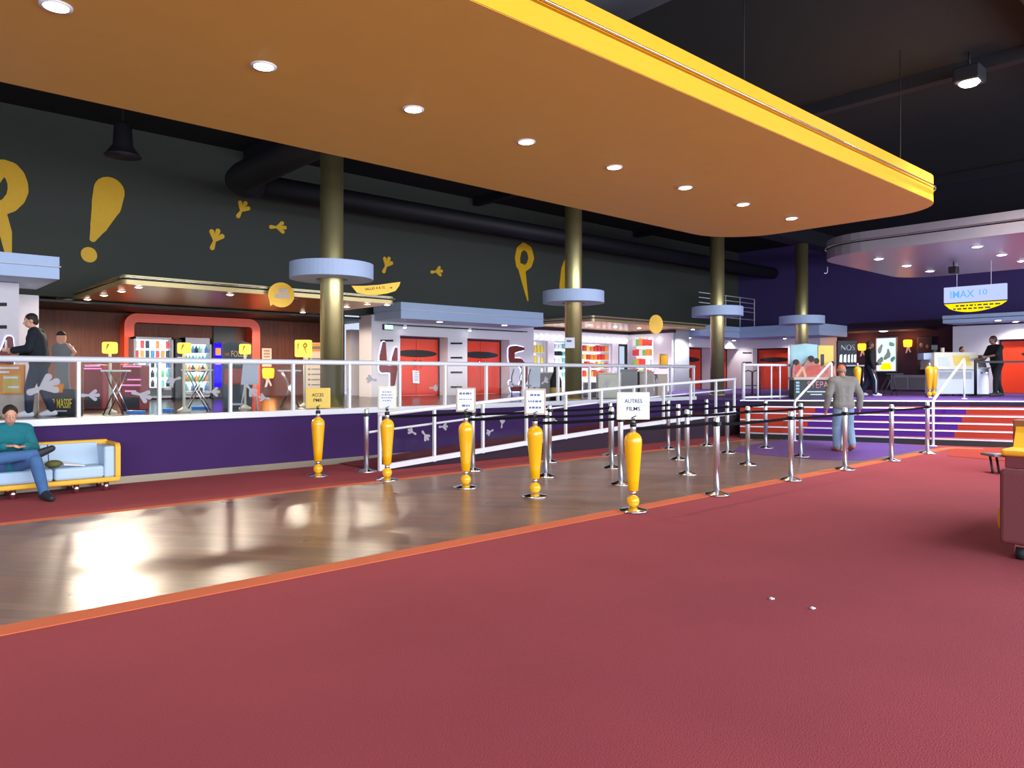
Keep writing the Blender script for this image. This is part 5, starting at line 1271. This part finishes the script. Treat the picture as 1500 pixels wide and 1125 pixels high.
def mk2(o): b = MB(); b.lathe([(.05, 0), (.055, .13)], n=16); b.build('cup', 'poster_paper', o); b = MB(); b.lathe([(.058, .13), (.05, .15)], n=16); b.build('lid', 'sticker', o)
on_counter(-w * .42, .3, 'small_monitor', 'small black screen on top of the white counter, left end', 'screen', mk1)
on_counter(-w * .2, .3, 'paper_cup', 'pale cup on top of the white counter', 'cup', mk2)
p, S = disp(1440, 580.2); w2 = 17 * S; h2 = EYE + (VH - 540) * S - PZ
t = thing('silver_pedestal', 'silver grey pedestal with a card terminal right of the white counter', 'pedestal', p, camface() - .06)
b = MB(); b.box((-w2 / 2, 0, .05), (w2 / 2, .5, h2), .012); b.build('body', 'silver_panel', t)
b = MB(); b.box((-w2 / 2 - .02, -.03, h2), (w2 / 2 + .02, .5, h2 + .04), .01); b.build('top', 'sticker', t)
b = MB(); b.prism([(-w2 * .45, .05, h2 + .04), (w2 * .4, .05, h2 + .04), (w2 * .36, .2, h2 + .42), (-w2 * .42, .2, h2 + .42)], (0, .1, 0)); b.build('terminal', 'machine_grey', t)
b = MB(); b.box((-w2 / 2, .03, 0), (w2 / 2, .47, .06)); b.build('plinth', 'rubber', t)
b = MB(); b.box((-.07, -.012, h2 - .16), (-.02, .0, h2 - .1)); b.box((.06, -.012, h2 - .14), (.14, .0, h2 - .11)); b.build('lock', 'chrome', t)
pp = atd(1429, 21.7, z=PZ)
t = thing('black_belt_post', 'black belt post with a belt running right, in front of the silver pedestal', 'belt post', pp, camface())
b = MB(); b.lathe([(.17, 0), (.17, .02), (.05, .04)], n=28); b.build('base', 'black', t)
b = MB(); b.lathe([(.04, .03), (.04, 1.07), (.03, 1.09)], n=20); b.build('tube', 'black', t)
qq = atd(1560, 21.0, z=PZ); d = (qq - pp).normalized(); n = Vector((-d.y, d.x, 0)) * .003
b = MB(); b.prism([pp + Vector((0, 0, 1.0)) - n, qq + Vector((0, 0, 1.0)) - n, qq + Vector((0, 0, 1.06)) - n, pp + Vector((0, 0, 1.06)) - n], n * 2); b.build('belt', 'black', t, True)

# ================================================================ SOFAS
def sofa_left():
    x0, x1, y0, y1 = .45, 2.74, 10.84, 11.42
    t = thing('sofa', 'pale blue sofa with a rounded yellow frame against the purple wall', 'sofa', ((x0 + x1) / 2, (y0 + y1) / 2, 0))
    b = MB(); b.box((x0, y0, .12), (x1, y1, .185), .02); b.build('base_frame', 'sofa_yellow', t, True)
    for xa, xb in ((x1 - .06, x1), (x0, x0 + .06)):
        b = MB()
        # arm rim: an upright frame with a rounded outer corner
        pr = rounded(0, 0, y1 - y0, .5, [.04, .07, .07, .04], 6)
        b.prism([(xa, y0 + p[0], .13 + p[1]) for p in pr], (xb - xa, 0, 0)); b.build('arm_frame', 'sofa_yellow', t, True)
    for xa, xb in ((x1 - .19, x1 - .055), (x0 + .055, x0 + .19)):
        b = MB(); b.box((xa, y0 + .03, .18), (xb, y1 - .08, .595), .03); b.build('arm_pad', 'sofa_blue', t, True)
    b = MB(); b.box((x0 + .03, y1 - .09, .18), (x1 - .03, y1, .655), .03); b.build('back_frame', 'sofa_yellow', t, True)
    xm = 1.98
    for xa, xb in ((x0 + .19, xm - .012), (xm, x1 - .19)):
        b = MB(); b.box((xa, y0 + .02, .185), (xb, y1 - .1, .345), .035); b.build('seat_cushion', 'sofa_blue', t, True)
        b = MB(); b.prism([(xa, y1 - .26, .34), (xa, y1 - .08, .34), (xa, y1 - .07, .625), (xa, y1 - .16, .625)], (xb - xa, 0, 0)); b.build('back_cushion', 'sofa_blue', t, True)
    for x in (x0 + .15, 1.55, x1 - .5, x1 - .15):
        for y in (y0 + .1, y1 - .08):
            b = MB(); b.lathe([(.035, 0), (.035, .06), (.028, .13)], (x, y, 0), 14); b.build('leg', 'chrome', t, True)
sofa_left()
t = thing('snack_bag', 'crumpled olive bag lying on the blue sofa beside the seated person', 'bag', (2.0, 11.02, .345))
b = MB(); b.ball((0, 0, .05), (.1, .08, .05), 12, 8); b.build('bag', mat('olive_bag', (96, 92, 40), .6, noise=.3), t)
t = thing('paper_sheet', 'crumpled white paper on the blue sofa beside the olive bag', 'paper', (2.2, 11.0, .345))
b = MB(); b.prism([(-.1, -.06, .03), (.14, -.05, .0), (.16, .04, .0), (.02, .08, .03), (-.1, .05, .06)], (0, 0, .012)); b.build('sheet', 'paper', t)
def sofa_near():
    x0, x1, y0, y1 = 7.2, 9.5, .9, 1.87
    t = thing('sofa', 'burgundy sofa end with chrome caster cut off by the right edge, nearest to the camera', 'sofa', ((x0 + x1) / 2, (y0 + y1) / 2, 0))
    b = MB(); b.box((x0, y0, .13), (x0 + .12, y1, .755), .035); b.build('end_panel', 'sofa_burgundy', t, True)
    b = MB(); b.box((x1 - .12, y0, .13), (x1, y1, .755), .035); b.build('end_panel', 'sofa_burgundy', t, True)
    b = MB(); b.box((x0 + .1, y0 + .02, .13), (x1 - .1, y1 - .05, .22), .02); b.build('base', 'sofa_burgundy', t, True)
    b = MB(); b.box((x0 + .12, y0 + .3, .2), (x1 - .12, y1 + .06, .43), .07); b.build('seat_cushion', 'sofa_yellow', t, True)
    b = MB(); b.box((x0 + .12, y0 + .03, .2), (x1 - .12, y0 + .3, .74), .05); b.build('backrest', 'sofa_burgundy', t, True)
    b = MB(); b.box((x0 + .12, y1 - .35, .44), (x0 + .36, y1 + .03, .64), .09); b.build('arm_roll', 'sofa_burgundy', t, True)
    for x, y in ((x0 + .12, y1 - .14), (x0 + .12, y0 + .15), (x1 - .12, y1 - .14), (x1 - .12, y0 + .15)):
        b = MB(); b.tube([(x - .02, y - .035, .055), (x - .02, y + .035, .055)], .055, 16); c_ = b.build('caster', 'rubber', t, True)
        b = MB(); b.box((x - .04, y - .05, .05), (x + .04, y + .05, .135), .01); b.build('caster_fork', 'chrome', c_, True)
sofa_near()
def sofa_far():
    q = atd(1468, 11.4, z=0)
    x0, y1 = q.x, q.y; y0 = y1 - 1.9
    t = thing('sofa', 'yellow cushioned sofa with burgundy base behind the nearest sofa at the right edge', 'sofa', (x0 + .4, (y0 + y1) / 2, 0))
    b = MB(); b.box((x0 + .05, y0, .1), (x0 + .8, y1 - .02, .30), .02); b.build('base', 'sofa_burgundy', t, True)
    b = MB(); b.box((x0 + .0, y0, .29), (x0 + .5, y1 + .03, .40), .05); b.build('seat_cushion', 'sofa_yellow', t, True)
    b = MB(); b.prism([(x0 + .38, y0, .38), (x0 + .6, y0, .38), (x0 + .72, y0, .74), (x0 + .56, y0, .74)], (0, y1 - y0 - .05, 0)); b.build('back_cushion', 'sofa_yellow', t, True)
    b = MB(); b.box((x0 + .55, y0, .3), (x0 + .8, y1, .83), .03); b.build('backrest', mat('sofa_brown', (140, 84, 50), .6, noise=.1), t, True)
    for y in (y0 + .1, y1 - .15):
        for x in (x0 + .12, x0 + .7): b = MB(); b.lathe([(.035, 0), (.03, .11)], (x, y, 0), 12); b.build('leg', 'chrome', t, True)
sofa_far()
p = onz(1460, 693, 0)
t = thing('side_table', 'small low dark metal table with a white card, left of the yellow cushioned sofa', 'table', p, camface())
b = MB(); b.box((-.1, -.1, .26), (.1, .25, .30), .008); b.build('table_top', 'machine_grey', t)
for x0, x1 in ((-.08, -.03), (.02, .07)): b = MB(); b.tube([(x0, -.03, 0), (x1, .12, .27)], .018, 8); b.build('leg', 'black', t)
t2 = thing('white_card', 'white card lying on the small low dark metal table', 'card', p + Vector((0, 0, .301)), camface()); b = MB(); b.box((-.05, -.09, 0), (.05, .02, .006)); b.build('card', 'paper', t2)
for (u, v), lb in (((1130, 878), 'left scrap of white paper on the near carpet'), ((1190, 892), 'right scrap of white paper on the near carpet'), ((20, 731), 'white scrap on the carpet in front of the blue sofa')):
    p = onz(u, v, 0); b = MB(); b.prism([(-.018, -.01, .004), (.02, -.014, .001), (.016, .012, .006), (-.01, .012, .002)], (0, 0, .006)); o = b.build('paper_scrap', 'paper'); o.location = p; tag(o, lb, 'paper scrap')

# ================================================================ PEOPLE
def remesh(mb, name, m, parent, vox, sm=6):
    me = bpy.data.meshes.new(name); me.from_pydata([tuple(v) for v in mb.v], [], mb.f)
    o = bpy.data.objects.new(name, me); COL.objects.link(o)
    r = o.modifiers.new('r', 'REMESH'); r.mode = 'VOXEL'; r.voxel_size = vox; r.use_smooth_shade = True
    s_ = o.modifiers.new('s', 'SMOOTH'); s_.iterations = sm; s_.factor = .5
    dg = bpy.context.evaluated_depsgraph_get(); dg.update()
    me2 = bpy.data.meshes.new_from_object(o.evaluated_get(dg)); bpy.data.objects.remove(o)
    me2.materials.clear(); me2.materials.append(M[m])
    for q in me2.polygons: q.use_smooth = True
    o = bpy.data.objects.new(name, me2); COL.objects.link(o); o.parent = parent
    return o
def standing(H=1.75, **kw):
    k = H / 1.75
    J = dict(pelvis=(0, 0, .95), belly=(0, .01, 1.1), chest=(0, .0, 1.3), neck=(0, -.01, 1.46), head=(0, .02, 1.62), face=(0, 1, 0),
             shR=(.185, -.01, 1.40), shL=(-.185, -.01, 1.40), elR=(.25, -.03, 1.12), elL=(-.25, -.03, 1.12), wrR=(.26, .05, .87), wrL=(-.26, .05, .87),
             haR=(0, .15, -1), haL=(0, .15, -1), hipR=(.09, 0, .92), hipL=(-.09, 0, .92), knR=(.1, .03, .5), knL=(-.1, .03, .5), anR=(.1, -.01, .09), anL=(-.1, -.01, .09), toR=(.12, .15, .035), toL=(-.12, .15, .035))
    J.update(kw)
    return {a: (Vector(c) if a in ('face', 'haR', 'haL') else Vector(c) * k) for a, c in J.items()}, k
def lat(J, key):
    return (J['hipR'] - J['hipL']).normalized() if key == 'hip' else (J['shR'] - J['shL']).normalized()
def person(label, loc, rotz, J, k, top, bottom, shoes, skin='skin', hair='hair_dark', bald=False, toph=0.0, vox=.0095, collar=None, jl=0.0, loose=.02, sleeves=True):
    t = thing('person', label, 'person', loc, rotz)
    hx = lat(J, 'hip'); sx = lat(J, 'sh'); f = J['face'].normalized(); up = Vector((0, 0, 1)); hr = f.cross(up).normalized(); hu = hr.cross(f).normalized()
    hd = J['head']
    B = MB()
    def torso(mb, g):
        mb.cap(J['pelvis'] - hx * .075 * k, J['pelvis'] + hx * .075 * k, (.098 + g) * k)
        for s in (-1, 1):
            mb.cap(J['pelvis'] + hx * .06 * s * k, J['belly'] + hx * .055 * s * k, (.095 + g) * k, (.09 + g) * k)
            mb.cap(J['belly'] + hx * .055 * s * k, J['chest'] + sx * .08 * s * k, (.09 + g) * k, (.1 + g) * k)
            sh = J['shR'] if s > 0 else J['shL']
            mb.cap(J['chest'] + sx * .08 * s * k, sh - sx * .03 * s * k, (.1 + g) * k, (.058 + g) * k)
            mb.cap(J['neck'] - Vector((0, 0, .02)) * k, sh, (.05 + g * .6) * k, (.052 + g) * k)
        mb.cap(J['chest'] - sx * .08 * k, J['chest'] + sx * .08 * k, (.1 + g) * k)
        mb.cap(J['belly'] - hx * .06 * k, J['belly'] + hx * .06 * k, (.09 + g) * k)
    def arm(mb, sd, g, hand=True, f0=1.0):
        sh, el, wr = J['sh' + sd], J['el' + sd], J['wr' + sd]
        mb.cap(sh, el, (.05 + g) * k, (.04 + g) * k); mb.cap(el, el + (wr - el) * f0, (.04 + g) * k, ((.028 if f0 == 1 else .03) + g) * k)
        if hand:
            dr = J['ha' + sd].normalized(); s = 1 if sd == 'R' else -1
            side = dr.cross(Vector((s, 0, 0)) if abs(dr.x) < .8 else up).normalized()       # across the palm
            nrm = side.cross(dr)
            for q in (-.022, 0, .022): mb.cap(wr + side * q * .6 * k, wr + dr * .085 * k + side * q * k, .017 * k, .015 * k)
            for i, (q, L) in enumerate(((-.03, .062), (-.01, .076), (.011, .072), (.031, .055))):
                a = wr + dr * .088 * k + side * q * k; m_ = a + (dr * .55 + nrm * .12 * -s) * L * k; e = m_ + (dr * .4 + nrm * .3 * -s) * L * k
                mb.cap(a, m_, .0098 * k, .009 * k, 8); mb.cap(m_, e, .009 * k, .0082 * k, 8)
            th = side if side.dot(J['face']) > 0 else -side
            a = wr + dr * .03 * k + th * .025 * k; m_ = a + (th * .7 + dr * .6) * .04 * k; mb.cap(a, m_, .012 * k, .0105 * k, 8); mb.cap(m_, m_ + (th * .25 + dr * .9) * .03 * k, .0105 * k, .009 * k, 8)
    def leg(mb, sd, g, f1=1.0):
        h, n_, a = J['hip' + sd], J['kn' + sd], J['an' + sd]
        mb.cap(h, n_, (.085 + g) * k, (.056 + g) * k); c = n_ + (a - n_) * .3
        mb.cap(n_, c, (.056 + g) * k, (.055 + g) * k); mb.cap(c, n_ + (a - n_) * f1, (.055 + g) * k, (.04 + g) * k)
    def footc(mb, sd, g):
        a, o_ = J['an' + sd], J['to' + sd]; dr = (o_ - a); dr.z = 0
        hl = a - dr.normalized() * .035 * k + Vector((0, 0, -.045)) * k if dr.length > .02 else a
        if abs((o_ - a).z) > .12: hl = a
        mb.cap(hl, o_, (.036 + g) * k, (.032 + g) * k); mb.cap(a, o_, (.038 + g) * k, (.03 + g) * k)
    torso(B, 0); [arm(B, s, 0) for s in 'RL']; [leg(B, s, 0) for s in 'RL']; [footc(B, s, 0) for s in 'RL']
    B.cap(J['neck'] - Vector((0, 0, .03)) * k, hd - hu * .05 * k - f * .02 * k, .054 * k, .05 * k)
    def ell(mb, c, r):
        q = MB(); q.ball((0, 0, 0), (1, 1, 1), 18, 12); R_ = Matrix((hr, f, hu)).transposed()
        mb.add([c + R_ @ Vector((v.x * r[0], v.y * r[1], v.z * r[2])) for v in q.v], q.f)
    def hp(x, y, z): return hd + (hr * x + f * y + hu * z) * k
    ell(B, hp(0, -.012, .03), (.074 * k, .094 * k, .09 * k)); ell(B, hp(0, .02, -.045), (.058 * k, .07 * k, .068 * k))
    B.cap(hp(0, .086, .012), hp(0, .106, -.022), .009 * k, .0155 * k, 8)
    B.cap(hp(-.02, .08, -.062), hp(.02, .08, -.062), .012 * k, n=8)
    for s in (-1, 1): ell(B, hp(.076 * s, -.008, -.005), (.011 * k, .022 * k, .034 * k)); B.cap(hp(.015 * s, .082, .036), hp(.045 * s, .072, .034), .0095 * k, n=8)
    body = remesh(B, 'body', skin, t, vox, 4)
    for s in (-1, 1):
        b = MB(); b.ball(tuple(hp(.03 * s, .079, .014)), (.0095 * k), 10, 6); e = b.build('eye', 'eye_white', t)
        b = MB(); b.ball(tuple(hp(.03 * s, .0868, .014)), .0048 * k, 8, 6); b.build('iris', 'black', e)
    b = MB(); b.cap(hp(-.02, .0935, -.056), hp(.02, .0935, -.056), .0045 * k, n=8); b.build('mouth', 'lip', t)
    if hair:
        hb = MB()
        if bald: ell(hb, hp(0, -.045, -.005), (.079 * k, .07 * k, .05 * k))
        else: ell(hb, hp(0, -.026, .045), (.084 * k, .097 * k, .088 * k)); ell(hb, hp(0, -.055, .0), (.078 * k, .065 * k, .085 * k))
        remesh(hb, 'hair', hair, t, .009, 3)
    tr = MB(); g = loose
    tr.cap(J['pelvis'] - hx * .075 * k, J['pelvis'] + hx * .075 * k, (.1 + g) * k)
    for s in (-1, 1): tr.cap(J['pelvis'] + hx * .06 * s * k, J['pelvis'] + (J['belly'] - J['pelvis']) * .45 + hx * .06 * s * k, (.097 + g * .6) * k, (.092 + g * .5) * k)
    for s in 'RL': leg(tr, s, g, .97)
    remesh(tr, 'trousers', bottom, t, .011)
    tp = MB(); torso(tp, .022 + toph)
    for s in 'RL': arm(tp, s, .018 + toph * .6, False, .95 if sleeves else .02)
    if jl:
        for s in (-1, 1): tp.cap(J['pelvis'] + hx * .07 * s * k, J['pelvis'] + Vector((0, 0, -jl)) * k + hx * .07 * s * k, (.125 + toph) * k)
    jk = remesh(tp, 'jacket' if toph else 'top', top, t, .011)
    if collar:
        b = MB(); n_ = 18; c0 = J['neck'] + Vector((0, 0, .02)) * k
        b.tube([c0 + Vector((math.cos(2 * PI * i / n_) * .074, math.sin(2 * PI * i / n_) * .074, 0)) * k for i in range(n_)], .024 * k, 8, closed=True); b.build('collar', collar, jk)
    for s in 'RL':
        sb = MB(); footc(sb, s, .011); remesh(sb, 'shoe', shoes, t, .01)
    return t
def head_to(dx, dy): return math.atan2(-dx, dy)
# the man walking towards the stairs
J, k = standing(1.76, pelvis=(0, .0, .93), chest=(0, .03, 1.29), neck=(0, .05, 1.45), head=(0, .1, 1.6), face=(.05, 1, -.12), shR=(.205, .02, 1.385), shL=(-.205, .02, 1.385), elR=(.31, -.04, 1.12), wrR=(.335, .06, .86), elL=(-.29, -.02, 1.12), wrL=(-.3, .09, .86),
                knR=(.12, .02, .49), anR=(.08, -.22, .16), toR=(.08, -.1, .05), knL=(-.09, .12, .5), anL=(-.09, .1, .09), toL=(-.1, .27, .035))
person('bald man seen from behind in a grey jacket and pale jeans walking to the stairs', (14.76, 6.5, .014), head_to(.69, .72), J, k, 'cloth_grey', 'denim', 'shoe_pink', 'skin_red', 'hair_grey', True, toph=.022, collar='cloth_grey', loose=.03)
# seated person on the blue sofa
J, k = standing(1.72, pelvis=(0, -.02, .45), belly=(0, .0, .6), chest=(0, .03, .79), neck=(0, .06, .93), head=(0, .12, 1.06), face=(.15, 1, -.3), shR=(.19, .05, .87), shL=(-.19, .05, .87), elR=(.27, .12, .63), wrR=(.12, .34, .7), haR=(-.8, .5, 0), elL=(-.27, .1, .62), wrL=(-.1, .33, .68), haL=(.8, .5, 0),
                hipR=(.09, .02, .43), hipL=(-.09, .02, .43), knL=(-.19, .42, .5), anL=(-.27, .46, .1), toL=(-.3, .64, .04), knR=(.27, .36, .55), anR=(-.22, .36, .58), toR=(-.37, .42, .64))
person('person in a teal top and blue jeans sitting with crossed leg on the blue sofa', (1.50, 11.0, 0), PI + .12, J, k, 'cloth_teal', 'denim_mid', 'shoe_dark', 'skin', 'hair_dark', toph=.012)
# person standing at the left behind the railing
J, k = standing(1.66, head=(0, .13, 1.59), neck=(0, .07, 1.45), chest=(0, .04, 1.29), face=(-.3, 1, -.25), shR=(.18, .04, 1.39), shL=(-.18, .04, 1.39), elL=(-.22, .1, 1.13), wrL=(-.14, .34, 1.1), haL=(.2, 1, .1), elR=(.24, .06, 1.12), wrR=(.17, .3, 1.02), haR=(-.2, 1, 0), knL=(-.1, .12, .5), anL=(-.1, .13, .09), toL=(-.1, .3, .035), knR=(.11, -.02, .5), anR=(.11, -.16, .1), toR=(.12, .0, .035))
pl = P2(58, 610.5)
person('person in a dark jacket and navy trousers looking at a phone behind the railing', pl, head_to(-.85, .35), J, k, 'cloth_dark', 'cloth_navy', 'shoe_white', 'skin', 'hair_dark', toph=.02, jl=.05)
R_ = Matrix.Rotation(head_to(-.85, .35), 4, 'Z'); q = pl + (R_ @ Vector((-.1, .47, 1.13))) * k if False else pl + R_ @ (Vector((-.11, .45, 1.12)) * k)
t = thing('phone', 'small white phone in the hands of the person behind the railing', 'phone', q, head_to(-.85, .35)); b = MB(); b.box((-.04, -.005, -.01), (.04, .005, .14), .004); b.build('case', 'paper', t); b = MB(); b.box((-.035, -.007, 0), (.035, -.004, .13)); b.build('screen', 'panel_grey', t)
# person in black tracksuit trousers with white stripes
J, k = standing(1.7, knR=(.12, .12, .5), anR=(.14, .12, .09), toR=(.15, .28, .035), knL=(-.11, .0, .5), anL=(-.13, -.2, .1), toL=(-.14, -.04, .04), elL=(-.24, .04, 1.12), wrL=(-.16, .26, 1.02), haL=(.1, 1, 0))
ps = P2(1274, 580)
t = person('person in black trousers with white side stripes and white shoes near the lit poster', ps, head_to(.5, -.6), J, k, 'cloth_black', 'cloth_navy', 'shoe_white', 'skin_brown', 'hair_dark', toph=.015, loose=.035)
for s in 'RL':
    sg = 1 if s == 'R' else -1
    b = MB(); b.tube([J['hip' + s] + Vector((.112 * sg, 0, -.05)), J['kn' + s] + Vector((.092 * sg, 0, 0)), J['an' + s] + Vector((.074 * sg, 0, .02))], .017, 6); b.build('trouser_stripe', 'shoe_white', t)
# person in black at the counter
J, k = standing(1.86, chest=(0, .05, 1.29), neck=(0, .08, 1.45), head=(0, .13, 1.6), face=(.1, 1, -.1), shR=(.19, .05, 1.39), shL=(-.19, .05, 1.39), elL=(-.24, .22, 1.18), wrL=(-.16, .46, 1.12), haL=(.1, 1, .0), elR=(.22, .2, 1.1), wrR=(.14, .44, 1.06), haR=(-.1, 1, 0), knL=(-.13, .14, .5), anL=(-.13, .16, .09), toL=(-.13, .32, .035), knR=(.15, -.12, .5), anR=(.16, -.3, .1), toR=(.17, -.14, .04))
person('person dressed in black leaning to the pedestal right of the white counter', P2(1460, 580.6), head_to(-.75, .5), J, k, 'cloth_black', 'cloth_black', 'shoe_dark', 'skin_brown', 'hair_dark', toph=.01, sleeves=False)
# clerk behind the counter
J, k = standing(1.58, elL=(-.22, .1, 1.1), wrL=(-.14, .34, 1.05), haL=(.1, 1, 0), elR=(.22, .1, 1.1), wrR=(.14, .34, 1.05), haR=(-.1, 1, 0))
person('person with reddish brown hair standing behind the white counter', atd(1409, 24.2, z=PZ), head_to(-.6, -.8), J, k, 'cloth_black', 'cloth_black', 'shoe_dark', 'skin', 'hair_red', toph=.012)

# ================================================================ LIGHT, WORLD, CAMERA
def area(loc, rot, sx, sy, e, col, name):
    l = bpy.data.lights.new(name, 'AREA'); l.shape = 'RECTANGLE'; l.size = sx; l.size_y = sy; l.energy = e; l.color = col
    o = bpy.data.objects.new(name, l); COL.objects.link(o); o.location = loc; o.rotation_euler = rot; return o
area((8, -5.9, 3.2), (PI / 2 - .42, 0, 0), 40, 5.6, DAY_W, (.80, .89, 1.0), 'entrance_daylight')
l = bpy.data.lights.new('shop_light', 'AREA'); 
area((21.6, 18.2, 3.26), (0, 0, 0), 4.5, 1.2, SHOP_W, (1, .98, .95), 'shop_ceiling_light'); bpy.data.lights.remove(l)
wd_ = bpy.data.worlds.new('World'); bpy.context.scene.world = wd_; wd_.use_nodes = True
bg = wd_.node_tree.nodes['Background']; bg.inputs[0].default_value = (.62, .72, .9, 1); bg.inputs[1].default_value = WORLD_S
cam = bpy.data.cameras.new('Camera'); cam.sensor_width = 36; cam.lens = FPX / 1500 * 36; cam.shift_y = -14.5 / 1500; cam.clip_end = 200; cam.clip_start = .05
co = bpy.data.objects.new('Camera', cam); COL.objects.link(co); co.location = (0, 0, EYE); co.rotation_euler = (PI / 2, 0, math.atan2(-FX, FY))
sc = bpy.context.scene; sc.camera = co
sc.view_settings.view_transform = 'Standard'; sc.view_settings.look = 'None'; sc.view_settings.gamma = 1; sc.view_settings.use_curve_mapping = False
sc.view_settings.exposure = EXPO
sc.cycles.transparent_max_bounces = 24; sc.cycles.max_bounces = 8; sc.cycles.sample_clamp_indirect = 4
